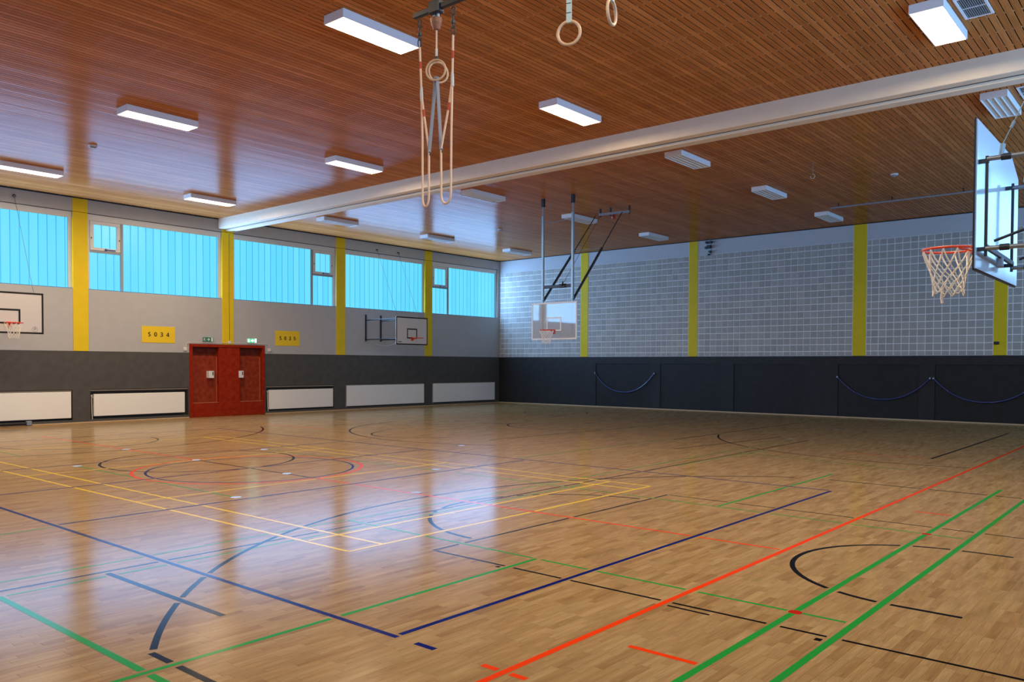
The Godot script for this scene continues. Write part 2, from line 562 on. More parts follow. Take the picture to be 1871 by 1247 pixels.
const STRIP := 0.072
func build_floor():
	var f := thing("floor", "oak strip parquet floor with coloured court lines", "floor", Vector3.ZERO, "", "structure")
	var slab := mb()
	bx(slab, Vector3(HALL_X - 0.4, -0.3, -0.45), Vector3(0.4, -0.004, HALL_Z + 0.4))
	obj("subfloor", slab, M.subfloor, f)
	# which strips lie nearest the camera: those become parts of their own
	var eye := Vector2(-31.767, 27.731)
	var dir := Vector2(0.7634, -0.6459).normalized()
	var near := []
	var far_v := PackedVector3Array(); var far_n := PackedVector3Array(); var far_u := PackedVector2Array(); var far_c := PackedColorArray(); var far_i := PackedInt32Array()
	var rows := int(HALL_Z / STRIP)
	for r in rows:
		var z0 := r * STRIP
		var x := -34.5 - rng.randf() * 0.5
		while x < 0.0:
			var l := rng.randf_range(0.32, 0.56)
			var x1 := minf(x + l, 0.0)
			var mid := Vector2((x + x1) / 2, z0 + STRIP / 2)
			var v := mid - eye
			var dep := v.dot(dir)
			var side := v.dot(Vector2(-dir.y, dir.x))
			var tone := rng.randi() % 8
			var u := Vector2(rng.randf(), rng.randf())
			var tilt := Vector2(rng.randf_range(-1, 1), rng.randf_range(-1, 1)) * 0.00003
			if dep > 4.75 and absf(side) < dep * 0.66:
				near.append([dep + absf(side) * 0.05, x, x1, z0, tone, u, false])
			if dep > 0.5 and absf(side) < dep * 1.2 + 3.0:
				var b := far_v.size()
				var c: Color = PARQUET[tone].srgb_to_linear() * rng.randf_range(0.94, 1.05)
				for k in [[x + 0.0003, z0 + 0.0003, 0, 0], [x1 - 0.0003, z0 + 0.0003, 1, 0], [x1 - 0.0003, z0 + STRIP - 0.0003, 1, 1], [x + 0.0003, z0 + STRIP - 0.0003, 0, 1]]:
					far_v.append(Vector3(k[0], (k[2] - 0.5) * tilt.x + (k[3] - 0.5) * tilt.y, k[1]))
					far_n.append(Vector3((-tilt.x / (x1 - x)), 1, -tilt.y / STRIP).normalized())
					far_u.append(u + Vector2(k[2] * (x1 - x) * 1.2, k[3] * 0.16))
					far_c.append(c)
				strip_at["%d_%.4f" % [r, x]] = b
				far_i.append_array([b, b + 1, b + 2, b, b + 2, b + 3])
			x = x1
	near.sort_custom(func(a, b): return a[0] < b[0])
	near = near.slice(0, 300)
	# take the near ones out of the joined part
	var skip := {}
	for s in near:
		skip[strip_at["%d_%.4f" % [int(round(s[3] / STRIP)), s[1]]]] = true
	var idx := PackedInt32Array()
	for i in range(0, far_i.size(), 6):
		if not skip.has(far_i[i]):
			for k in 6: idx.append(far_i[i + k])
	var arr := []
	arr.resize(Mesh.ARRAY_MAX)
	arr[Mesh.ARRAY_VERTEX] = far_v; arr[Mesh.ARRAY_NORMAL] = far_n; arr[Mesh.ARRAY_TEX_UV] = far_u; arr[Mesh.ARRAY_COLOR] = far_c; arr[Mesh.ARRAY_INDEX] = idx
	var am := ArrayMesh.new()
	am.add_surface_from_arrays(Mesh.PRIMITIVE_TRIANGLES, arr)
	obj("parquet", am, M.parquet_many, f).set_meta("kind", "stuff")
	var shapes := []
	for k in 6: shapes.append(strip_shape(Vector2(rng.randf(), rng.randf())))
	for s in near:
		var o := obj("parquet_strip", shapes[rng.randi() % 6], M["parquet_%d" % s[4]], f)
		o.position = Vector3((s[1] + s[2]) / 2, 0, s[3] + STRIP / 2)
		o.scale = Vector3((s[2] - s[1] - 0.0006) / 0.5, 1, 1)
	build_lines(f)
var strip_at := {}

# one parquet strip, half a metre long, top at y = 0, edges eased
func strip_shape(u: Vector2) -> ArrayMesh:
	var st := mb()
	var hx := 0.25
	var hz := STRIP / 2 - 0.0002
	var b := 0.0008
	var top := [Vector3(-hx + b, 0, -hz + b), Vector3(hx - b, 0, -hz + b), Vector3(hx - b, 0, hz - b), Vector3(-hx + b, 0, hz - b)]
	var low := [Vector3(-hx, -b, -hz), Vector3(hx, -b, -hz), Vector3(hx, -b, hz), Vector3(-hx, -b, hz)]
	var uv := [u, u + Vector2(0.6, 0), u + Vector2(0.6, 0.16), u + Vector2(0, 0.16)]
	for t in [[0, 1, 2], [0, 2, 3]]:
		for k in t: vert(st, top[k], Vector3.UP, uv[k])
	for i in 4:
		var j := (i + 1) % 4
		face(st, [top[i], top[j], low[j], low[i]], Vector3(0, -0.01, 0))
		face(st, [low[i], low[j], low[j] - Vector3(0, 0.003, 0), low[i] - Vector3(0, 0.003, 0)], Vector3(0, -0.002, 0))
	return st.commit()

# ---------------------------------------------------------------- ceiling
func build_ceiling():
	var c := thing("ceiling", "ceiling of narrow varnished wooden slats with dark gaps", "ceiling", Vector3.ZERO, "", "structure")
	var st := mb()
	bx(st, Vector3(HALL_X - 0.4, CEIL + 0.06, -0.45), Vector3(0.4, CEIL + 0.4, HALL_Z + 0.4))
	obj("backing", st, M.fleece, c)
	var x := -0.37
	while x > HALL_X + 0.2:
		obj("batten", box(Vector3(x - 0.025, CEIL + 0.0065, 0.03), Vector3(x + 0.025, CEIL + 0.058, HALL_Z - 0.03)), M.batten, c)
		x -= 0.745
	var pitch := 0.115
	var n := int((HALL_Z - 0.06) / pitch)
	var shapes := []
	for k in 5: shapes.append(slat_shape(Vector2(rng.randf(), rng.randf())))
	for i in n:
		var o := obj("slat", shapes[rng.randi() % 5], M["slat_%d" % (rng.randi() % 8)], c)
		o.position = Vector3(HALL_X / 2, CEIL, 0.07 + pitch * (i + 0.5))
		o.rotation = Vector3(rng.randf_range(-0.016, 0.016), 0, 0)

func slat_shape(u: Vector2) -> ArrayMesh:
	var st := mb()
	var hx := -HALL_X / 2 - 0.03
	var hz := 0.0508
	var b := 0.004
	# the long face is cut into lengths so that its sheen and grain vary along the board
	var n := 24
	var ys := []
	for i in n + 1: ys.append(rng.randf_range(-0.0004, 0.0004))
	for i in n:
		var x0 := lerpf(-hx, hx, float(i) / n)
		var x1 := lerpf(-hx, hx, float(i + 1) / n)
		var q := [Vector3(x0, ys[i], -hz + b), Vector3(x1, ys[i + 1], -hz + b), Vector3(x1, ys[i + 1], hz - b), Vector3(x0, ys[i], hz - b)]
		var uv := [Vector2(x0 * 0.35, 0), Vector2(x1 * 0.35, 0), Vector2(x1 * 0.35, 0.3), Vector2(x0 * 0.35, 0.3)]
		for t in [[0, 2, 1], [0, 3, 2]]:
			for k in t: vert(st, q[k], Vector3.DOWN, uv[k] + u)
		for s in [-1.0, 1.0]:
			var a := Vector3(x0, ys[i], s * (hz - b)); var d := Vector3(x1, ys[i + 1], s * (hz - b))
			var e := Vector3(x1, b, s * hz); var g := Vector3(x0, b, s * hz)
			face(st, [a, d, e, g], Vector3((x0 + x1) / 2, 0.01, 0))
			face(st, [g, e, Vector3(x1, 0.006, s * hz), Vector3(x0, 0.006, s * hz)], Vector3((x0 + x1) / 2, 0.01, 0))
	return st.commit()

# ---------------------------------------------------------------- window wall
const BAYS := [[-36.02, -31.31, 1], [-30.82, -26.10, 0], [-25.60, -20.86, 0], [-20.38, -15.64, 1], [-15.16, -10.44, 2], [-9.95, -5.31, 0], [-4.84, -0.2, 1]]
const NICHES := [[-30.8, -26.1], [-25.58, -20.90], [-20.35, -16.97], [-13.79, -10.54], [-9.94, -5.31], [-4.84, -0.32]]
const WLO := 4.35
const WHI := 6.82

func build_wall_left():
	var w := thing("wall_left", "white window wall with dark grey lower band and yellow pilasters", "wall", Vector3.ZERO, "", "structure")
	var st := mb()
	# masonry behind
	bx(st, Vector3(HALL_X - 0.4, 0, -0.45), Vector3(0.4, WLO, -0.22))
	bx(st, Vector3(HALL_X - 0.4, WHI + 0.012, -0.45), Vector3(0.4, CEIL + 0.05, 0.0))
	bx(st, Vector3(HALL_X - 0.4, WHI - 0.02, -0.45), Vector3(0.4, WHI + 0.02, -0.20))
	# front leaf above the dark band, cut for the door
	bx(st, Vector3(HALL_X, WAIN, -0.22), Vector3(-16.93, WLO, 0))
	bx(st, Vector3(-13.86, WAIN, -0.22), Vector3(0, WLO, 0))
	bx(st, Vector3(-16.93, 2.66, -0.22), Vector3(-13.86, WLO, 0))
	var x0 := HALL_X
	for b in BAYS:
		bx(st, Vector3(x0, WLO, -0.45), Vector3(b[0], WHI, 0))
		x0 = b[1]
	bx(st, Vector3(x0, WLO, -0.45), Vector3(0.1, WHI, 0))
	obj("plaster", st, M.wall_white, w)
	# dark band in front, with the radiator niches left open
	st = mb()
	bx(st, Vector3(HALL_X, 1.09, -0.22), Vector3(-16.93, WAIN, 0.012))
	bx(st, Vector3(-13.86, 1.09, -0.22), Vector3(0, WAIN, 0.012))
	bx(st, Vector3(HALL_X, 0, -0.22), Vector3(-16.93, 0.11, 0.012))
	bx(st, Vector3(-13.86, 0, -0.22), Vector3(0, 0.11, 0.012))
	x0 = HALL_X
	for n in NICHES:
		if absf(n[0] + 13.79) < 0.01: x0 = -13.86
		bx(st, Vector3(x0, 0.11, -0.22), Vector3(n[0], 1.09, 0.012))
		x0 = n[1]
		if absf(n[1] + 16.97) < 0.01:
			bx(st, Vector3(x0, 0.11, -0.22), Vector3(-16.93, 1.09, 0.012))
	bx(st, Vector3(x0, 0.11, -0.22), Vector3(0, 1.09, 0.012))
	obj("wainscot", st, M.wainscot, w)
	for n in NICHES:
		obj("niche_lining", box(Vector3(n[0], 0.11, -0.215), Vector3(n[1], 1.09, -0.19)), M.niche, w)
		obj("niche_ledge", box(Vector3(n[0] + 0.01, 1.03, -0.19), Vector3(n[1] - 0.01, 1.075, -0.02)), M.niche_top, w)
	# yellow pilasters, painted on strips that stand a little proud
	for k in 7:
		var a: float = BAYS[k][0] - 0.48
		obj("pilaster", box(Vector3(a, WAIN, -0.02), Vector3(a + 0.47, WHI, 0.022), 0.006), M.yellow, w)
		obj("pilaster", box(Vector3(a, WHI + 0.01, -0.02), Vector3(a + 0.47, CEIL - 0.02, 0.022), 0.006), M.yellow, w)
		obj("pilaster_side", box(Vector3(a - 0.006, WLO, -0.16), Vector3(a + 0.001, WHI - 0.2, 0.0)), M.yellow, w)
	obj("shadow_gap", box(Vector3(HALL_X, CEIL - 0.03, 0.0), Vector3(0, CEIL + 0.02, 0.03)), M.black, w)
	var b = tag(obj("baseboard_left", box(Vector3(HALL_X, 0, 0.012), Vector3(-16.95, 0.035, 0.03), 0.004), M.baseboard), "thin pale wooden strip along the foot of the window wall, left of the red door", "baseboard", "", "structure")
	b = tag(obj("baseboard_left", box(Vector3(-13.84, 0, 0.012), Vector3(0, 0.035, 0.03), 0.004), M.baseboard), "thin pale wooden strip along the foot of the window wall, right of the red door", "baseboard", "", "structure")

# strips of channel glass filling a rectangle; each strip is a pane
func glaze(parent: Node, xa: float, xb: float, ya: float, yb: float, z: float, pitch := 0.2635, from_left := true, depth := 0.05):
	var n := int(ceil((xb - xa) / pitch - 0.15))
	var s := mb()
	for i in n:
		var a := xa + i * pitch
		var c := minf(a + pitch, xb)
		if i == n - 1: c = xb
		if not from_left:
			var t := xa + xb - a
			a = xa + xb - c
			c = t
		var st := mb()
		var g := 0.011
		var prof := PackedVector2Array([Vector2(a + g, -depth), Vector2(a + g, -0.014), Vector2(a + g + 0.012, 0), Vector2(c - g - 0.012, 0), Vector2(c - g, -0.014), Vector2(c - g, -depth)])
		var mid := Vector3((a + c) / 2, (ya + yb) / 2, z - depth / 2)
		for k in prof.size() - 1:
			face(st, [Vector3(prof[k].x, ya, z + prof[k].y), Vector3(prof[k + 1].x, ya, z + prof[k + 1].y), Vector3(prof[k + 1].x, yb, z + prof[k + 1].y), Vector3(prof[k].x, yb, z + prof[k].y)], mid)
		obj("pane", st, M["pane_%d" % (rng.randi() % 3)], parent)
	bx(s, Vector3(xa - 0.005, ya - 0.005, z - depth - 0.03), Vector3(xb + 0.005, yb + 0.005, z - depth + 0.002))
	for i in range(0, n + 1):
		var a := clampf(xa + i * pitch, xa, xb) if from_left else clampf(xb - i * pitch, xa, xb)
		bx(s, Vector3(a - 0.012, ya, z - depth), Vector3(a + 0.012, yb, z - 0.012))
	obj("glazing_seal", s, M.seal, parent)

func make_window(i: int, xa: float, xb: float, style: int, label: String) -> Node3D:
	var w := thing("window_%d" % i, label, "window", Vector3.ZERO, "", "structure")
	var z0 := -0.2
	var z1 := -0.06
	var st := mb()
	bx(st, Vector3(xa, 6.62, z0), Vector3(xb, WHI - 0.004, z1), 0.006)
	bx(st, Vector3(xa, WLO, z0), Vector3(xa + 0.075, 6.62, z1), 0.006)
	bx(st, Vector3(xb - 0.11, WLO, z0), Vector3(xb, 6.62, z1), 0.006)
	obj("frame", st, M.frame_white, w)
	obj("sill", box(Vector3(xa, WLO - 0.005, z0), Vector3(xb, WLO + 0.022, z1 + 0.055), 0.004), M.sill_blue, w)
	var pa := xa + 0.075
	var pb := xb - 0.11
	if style == 0:
		glaze(w, pa, pb, WLO + 0.022, 6.62, z1 - 0.03)
	else:
		var ca: float = pa if style == 1 else pb - 1.0
		var cb: float = ca + 1.0
		var m := cb if style == 1 else ca - 0.085
		obj("mullion", box(Vector3(m, WLO + 0.02, z0), Vector3(m + 0.085, 6.62, z1 + 0.004), 0.006), M.frame_grey, w)
		if style == 1: glaze(w, cb + 0.085, pb, WLO + 0.022, 6.62, z1 - 0.03)
		else: glaze(w, pa, ca - 0.085, WLO + 0.022, 6.62, z1 - 0.03)
		glaze(w, ca, cb, WLO + 0.022, 5.58, z1 - 0.03)
		obj("transom", box(Vector3(ca, 5.58, z0), Vector3(cb, 5.65, z1 + 0.002), 0.005), M.frame_grey, w)
		var sash := mb()
		bx(sash, Vector3(ca + 0.01, 5.655, z0), Vector3(cb - 0.01, 5.75, z1 + 0.012), 0.008)
		bx(sash, Vector3(ca + 0.01, 6.50, z0), Vector3(cb - 0.01, 6.615, z1 + 0.012), 0.008)
		bx(sash, Vector3(ca + 0.01, 5.75, z0), Vector3(ca + 0.125, 6.50, z1 + 0.012), 0.008)
		bx(sash, Vector3(cb - 0.125, 5.75, z0), Vector3(cb - 0.01, 6.50, z1 + 0.012), 0.008)
		var s := obj("casement", sash, M.frame_white, w)
		glaze(s, ca + 0.125, cb - 0.125, 5.75, 6.50, z1 - 0.02)
		var h := mb()
		bx(h, Vector3((ca + cb) / 2 - 0.03, 5.66, z1 + 0.01), Vector3((ca + cb) / 2 + 0.03, 5.73, z1 + 0.04), 0.005)
		bx(h, Vector3((ca + cb) / 2, 5.68, z1 + 0.03), Vector3((ca + cb) / 2 + 0.32, 5.715, z1 + 0.05), 0.008)
		obj("handle", h, M.dark, s)
		h = mb()
		for hx in [ca + 0.05, cb - 0.05]: bx(h, Vector3(hx - 0.012, 6.02, z1 + 0.01), Vector3(hx + 0.012, 6.08, z1 + 0.025), 0.004)
		obj("hinge", h, M.dark, s)
	area(w, Vector3((pa + pb) / 2, (WLO + 6.62) / 2, z1 + 0.02), Vector3(0, -0.02, 1), Vector2(pb - pa, 6.62 - WLO), WINDOW_COLOR, WINDOW_ENERGY)
	return w

func build_windows():
	var names := ["window band bay farthest behind the camera", "channel glass window left of the frame edge", "large blue channel glass window at the left edge, above the cropped backboard", "blue channel glass window with a small casement on its left, above the S034 sign", "blue channel glass window with a small casement on its right, above the S035 sign", "blue channel glass window in one undivided field, above the wall backboard", "blue channel glass window with a small casement on its left, in the far corner"]
	for i in BAYS.size(): make_window(i + 1, BAYS[i][0], BAYS[i][1], BAYS[i][2], names[i])

# ---------------------------------------------------------------- the other walls
const BACK_BAYS := [[0.02, 5.12], [5.57, 10.81], [11.25, 17.66], [18.16, 22.30], [22.72, 28.7]]
func build_wall_back():
	var w := thing("wall_back", "end wall of square grey acoustic tiles over a dark wooden band", "wall", Vector3.ZERO, "", "structure")
	var st := mb()
	bx(st, Vector3(0.0, 0, -0.45), Vector3(0.4, CEIL + 0.05, HALL_Z + 0.4))
	obj("plaster", st, M.wall_fascia, w)
	obj("shadow_gap", box(Vector3(-0.03, CEIL - 0.03, 0.0), Vector3(0, CEIL + 0.02, HALL_Z)), M.black, w)
	# pale joint bed behind the tiles
	for b in BACK_BAYS:
		obj("tile_bed", box(Vector3(-0.006, WAIN, b[0]), Vector3(0.0, 6.65, b[1])), M.joint, w)
	var ys := [WAIN]
	for k in 16: ys.append(2.521 + 0.2608 * k)
	ys.append(6.65)
	var tone := []
	for k in 4:
		var m: StandardMaterial3D = mottled("tile_%d" % k, [rgb(182, 177, 168), rgb(175, 170, 162), rgb(188, 183, 173), rgb(179, 174, 166)][k], 0.05, 3.0, 0.85, 0.3, 40 + k)
		tone.append(m)
	var all := []
	for b in BACK_BAYS:
		var z: float = b[1]
		while z > b[0] + 0.03:
			var z0 := maxf(z - 0.265, b[0])
			for k in ys.size() - 1: all.append([z0, z, ys[k], ys[k + 1]])
			z = z0
	all.sort_custom(func(a, b): return absf(a[0] - 20.6) < absf(b[0] - 20.6) if absf(a[0] - b[0]) > 1e-4 else a[2] < b[2])
	var joined := [mb(), mb(), mb(), mb()]
	var shared := {}
	var made := 0
	var g := 0.0135
	for t in all:
		var k := rng.randi() % 4
		var sy: float = t[3] - t[2] - 2 * g
		var sz: float = t[1] - t[0] - 2 * g
		if sy < 0.02 or sz < 0.02: continue
		if made < 300 and t[0] > 17.5 and t[0] < 23.6:
			var key := "%.3f_%.3f" % [sy, sz]
			if not shared.has(key): shared[key] = box(Vector3(-0.016, -sy / 2, -sz / 2), Vector3(0, sy / 2, sz / 2), 0.004).commit()
			var o := obj("tile", shared[key], tone[k], w)
			o.position = Vector3(0, (t[2] + t[3]) / 2, (t[0] + t[1]) / 2)
			made += 1
		else:
			bx(joined[k], Vector3(-0.016, t[2] + g, t[0] + g), Vector3(0, t[3] - g, t[1] - g))
	for k in 4: obj("tiles", joined[k], tone[k], w).set_meta("kind", "stuff")
	for c in [[5.12, 5.57], [10.81, 11.25], [17.66, 18.16], [22.30, 22.72]]:
		obj("pilaster_edge", box(Vector3(-0.012, WAIN, c[0]), Vector3(0, CEIL - 0.02, c[1])), M.joint, w)
		obj("pilaster", box(Vector3(-0.03, WAIN, c[0] + 0.015), Vector3(0, CEIL - 0.02, c[1] - 0.015), 0.006), M.yellow, w)
	# dark band: rails and posts in front of set-back door panels
	st = mb()
	bx(st, Vector3(-0.045, 2.02, 0), Vector3(0, WAIN, HALL_Z))
	bx(st, Vector3(-0.045, 0, 0), Vector3(0, 0.06, HALL_Z))
	var P := [[6.04, 8.98], [9.47, 12.37], [12.93, 15.86], [17.16, 20.0], [20.53, 23.45], [23.95, 26.9]]
	var z0 := 0.0
	for p in P:
		bx(st, Vector3(-0.045, 0.06, z0), Vector3(0, 2.02, p[0]))
		z0 = p[1]
	bx(st, Vector3(-0.045, 0.06, z0), Vector3(0, 2.02, HALL_Z))
	obj("wainscot", st, M.wainscot_back, w)
	for p in P: obj("door_panel", box(Vector3(-0.02, 0.06, p[0] + 0.004), Vector3(0, 2.016, p[1] - 0.004), 0.004), M.panel_back, w)
	tag(obj("baseboard_back", box(Vector3(-0.075, 0, 0.03), Vector3(-0.045, 0.04, HALL_Z), 0.004), M.baseboard), "thin pale wooden strip along the foot of the dark end wall", "baseboard", "", "structure")

func build_other_walls():
	# the wall the camera stands by, with the same band of windows, and the near end wall
	var w := thing("wall_front", "side wall beside the camera with a band of windows", "wall", Vector3.ZERO, "", "structure")
	var st := mb()
	var Z := HALL_Z
	bx(st, Vector3(HALL_X - 0.4, WAIN, Z), Vector3(0.4, WLO, Z + 0.4))
	bx(st, Vector3(HALL_X - 0.4, WHI, Z), Vector3(0.4, CEIL + 0.05, Z + 0.4))
	var x0 := HALL_X - 0.4
	for b in BAYS:
		bx(st, Vector3(x0, WLO, Z), Vector3(b[0], WHI, Z + 0.4))
		x0 = b[1]
	bx(st, Vector3(x0, WLO, Z), Vector3(0.4, WHI, Z + 0.4))
	obj("plaster", st, M.wall_white, w)
	obj("wainscot", box(Vector3(HALL_X - 0.4, 0, Z - 0.01), Vector3(0.4, WAIN, Z + 0.4)), M.wainscot, w)
	var i := 8
	for b in BAYS:
		var n := thing("window_%d" % i, "channel glass window in the side wall beside the camera, out of view", "window", Vector3((b[0] + b[1]) / 2, 0, Z), "windows in the side wall beside the camera", "structure")
		var h: float = (b[1] - b[0]) / 2
		var f := mb()
		bx(f, Vector3(-h, 6.62, 0.06), Vector3(h, WHI, 0.2)); bx(f, Vector3(-h, WLO, 0.06), Vector3(h, WLO + 0.03, 0.2))
		bx(f, Vector3(-h, WLO, 0.06), Vector3(-h + 0.09, 6.62, 0.2)); bx(f, Vector3(h - 0.09, WLO, 0.06), Vector3(h, 6.62, 0.2))
		obj("frame", f, M.frame_white, n)
		var p := mb()
		var a := -h + 0.09
		while a < h - 0.1:
			bx(p, Vector3(a + 0.01, WLO + 0.03, 0.1), Vector3(minf(a + 0.2635, h - 0.09) - 0.01, 6.62, 0.14), 0.01)
			a += 0.2635
		obj("pane", p, M.pane_0, n)
		obj("glazing_seal", box(Vector3(-h + 0.09, WLO + 0.03, 0.125), Vector3(h - 0.09, 6.62, 0.15)), M.seal, n)
		area(n, Vector3(0, (WLO + 6.62) / 2, 0.04), Vector3(0, -0.02, -1), Vector2(2 * h - 0.2, 6.62 - WLO), WINDOW_COLOR, SIDE_WINDOW_ENERGY)
		i += 1
	var r := thing("wall_rear", "white near end wall behind the camera", "wall", Vector3.ZERO, "", "structure")
	obj("plaster", box(Vector3(HALL_X - 0.4, WAIN, -0.45), Vector3(HALL_X, CEIL + 0.05, HALL_Z + 0.4)), M.wall_white, r)
	obj("wainscot", box(Vector3(HALL_X - 0.4, 0, -0.45), Vector3(HALL_X + 0.01, WAIN, HALL_Z + 0.4)), M.wainscot, r)

# ---------------------------------------------------------------- beam, lamps, ceiling fittings
func build_beam():
	var b := thing("partition_curtain_box", "long white box beam across the ceiling for the partition curtain", "beam", Vector3.ZERO, "", "structure")
	var st := mb()
	# front cover: bulging cloth-lined box with a rounded lower edge
	var P := PackedVector2Array([Vector2(-15.78, CEIL - 0.001)])
	for k in 9:
		var t := k / 8.0
		P.append(Vector2(-15.78 - 0.014 * sin(t * PI * 0.9), CEIL - 0.02 - 0.30 * t))
	for k in 7:
		var a := PI + k / 6.0 * PI / 2
		P.append(Vector2(-15.755 + cos(a) * 0.028, CEIL - 0.335 + sin(a) * 0.028))
	P.append(Vector2(-15.55, CEIL - 0.363)); P.append(Vector2(-15.55, CEIL - 0.001))
	extrude_z(st, P, 0.02, HALL_Z - 0.02)
	obj("cover", st, M.beam, b)
	obj("groove", box(Vector3(-15.56, CEIL - 0.36, 0.02), Vector3(-15.45, CEIL - 0.002, HALL_Z - 0.02)), M.groove, b)
	st = mb()
	extrude_z(st, PackedVector2Array([Vector2(-15.49, CEIL - 0.001), Vector2(-15.49, CEIL - 0.40), Vector2(-15.47, CEIL - 0.415), Vector2(-15.30, CEIL - 0.415), Vector2(-15.28, CEIL - 0.40), Vector2(-15.28, CEIL - 0.001)]), 0.02, HALL_Z - 0.02)
	obj("rail", st, M.beam, b)
	st = mb()
	extrude_z(st, PackedVector2Array([Vector2(-15.26, CEIL - 0.001), Vector2(-15.26, CEIL - 0.385), Vector2(-15.10, CEIL - 0.385), Vector2(-15.08, CEIL - 0.36), Vector2(-15.08, CEIL - 0.001)]), 0.02, HALL_Z - 0.02)
	obj("rail", st, M.beam, b)

func make_lamp(lit: bool) -> Node3D:
	var t := thing("ceiling_lamp", "lamp", "ceiling lamp")
	var L := 1.57; var W := 0.47; var H := 0.135
	var st := mb()
	# housing: four sides and a top, with a lip round the opening
	bx(st, Vector3(0, -H, 0), Vector3(L, 0, 0.018), 0.004)
	bx(st, Vector3(0, -H, W - 0.018), Vector3(L, 0, W), 0.004)
	bx(st, Vector3(0, -H, 0.018), Vector3(0.018, 0, W - 0.018), 0.004)
	bx(st, Vector3(L - 0.018, -H, 0.018), Vector3(L, 0, W - 0.018), 0.004)
	bx(st, Vector3(0.01, -0.03, 0.01), Vector3(L - 0.01, -0.002, W - 0.01))
	obj("housing", st, M.lamp_housing, t)
	obj("diffuser", box(Vector3(0.02, -H + 0.018, 0.02), Vector3(L - 0.02, -H + 0.030, W - 0.02)), M.diffuser_on if lit else M.diffuser_off, t)
	if not lit:
		for k in 3: obj("louvre", box(Vector3(0.02, -H + 0.002, W * (k + 1) / 4 - 0.009), Vector3(L - 0.02, -H + 0.017, W * (k + 1) / 4 + 0.009), 0.002), M.louvre, t)
	else:
		area(t, Vector3(L / 2, -H + 0.012, W / 2), Vector3.DOWN, Vector2(L - 0.05, W - 0.05), LAMP_COLOR, LAMP_ENERGY)
	return t

func build_lamps():
	var X := [-29.2, -24.02, -18.72, -13.65, -8.50, -3.30]
	var Z := [24.33, 17.37, 10.31, 3.04]
	var where := ["nearest the camera side wall", "second row from the camera side", "third row from the camera side", "row nearest the blue windows"]
	var L := {"1_1": "lit white box lamp beside the hanging rope rig at the top", "1_2": "lit white box lamp on the left ceiling, nearest the smoke detector", "1_3": "lit white box lamp cut by the left edge, close to the windows", "1_0": "lit white box lamp out of view at the top", "2_0": "lit white box lamp beside the dark ceiling vent at the top right", "2_1": "lit white box lamp below the wooden gymnastic rings, in front of the beam", "2_2": "lit white box lamp just left of the hanging rope loops, in front of the beam", "2_3": "lit white box lamp before the beam, nearest the window wall", "3_0": "unlit white box lamp beyond the beam, above the near backboard at the right edge", "3_1": "unlit white box lamp just beyond the beam, right of the hanging hoop's row", "3_2": "unlit white box lamp right of the rope loops, behind the beam", "3_3": "unlit white box lamp just beyond the beam, nearest the window wall", "4_1": "unlit white box lamp second in the row leading to the tiled wall", "4_2": "unlit white box lamp behind the posts of the hanging backboard", "4_3": "unlit white box lamp second beyond the beam along the window wall", "4_0": "unlit white box lamp hidden behind the near backboard", "5_1": "unlit white box lamp nearest the tiled wall beside the ceiling pipe", "5_2": "unlit white box lamp near the tiled wall, right of the hanging backboard posts", "5_3": "unlit white box lamp in the far corner of the ceiling", "5_0": "unlit white box lamp by the tiled wall hidden behind the near backboard"}
	var on := make_lamp(true)
	var off := make_lamp(false)
	var first := {true: on, false: off}
	var fresh := {true: true, false: true}
	for i in X.size():
		for j in Z.size():
			var lit := i < 3
			if i == 4 and j == 0 or i == 5 and j == 0: continue
			var o: Node3D
			if fresh[lit]:
				o = first[lit]; fresh[lit] = false
			else:
				o = first[lit].duplicate()
				o.name = numbered("ceiling_lamp", self)
				add_child(o, true)
			o.position = Vector3(X[i], CEIL, Z[j])
			tag(o, L.get("%d_%d" % [i, j], "lit white box lamp behind the camera, " + where[j]), "ceiling lamp", "lit box lamps on the near ceiling" if lit else "unlit box lamps beyond the beam")

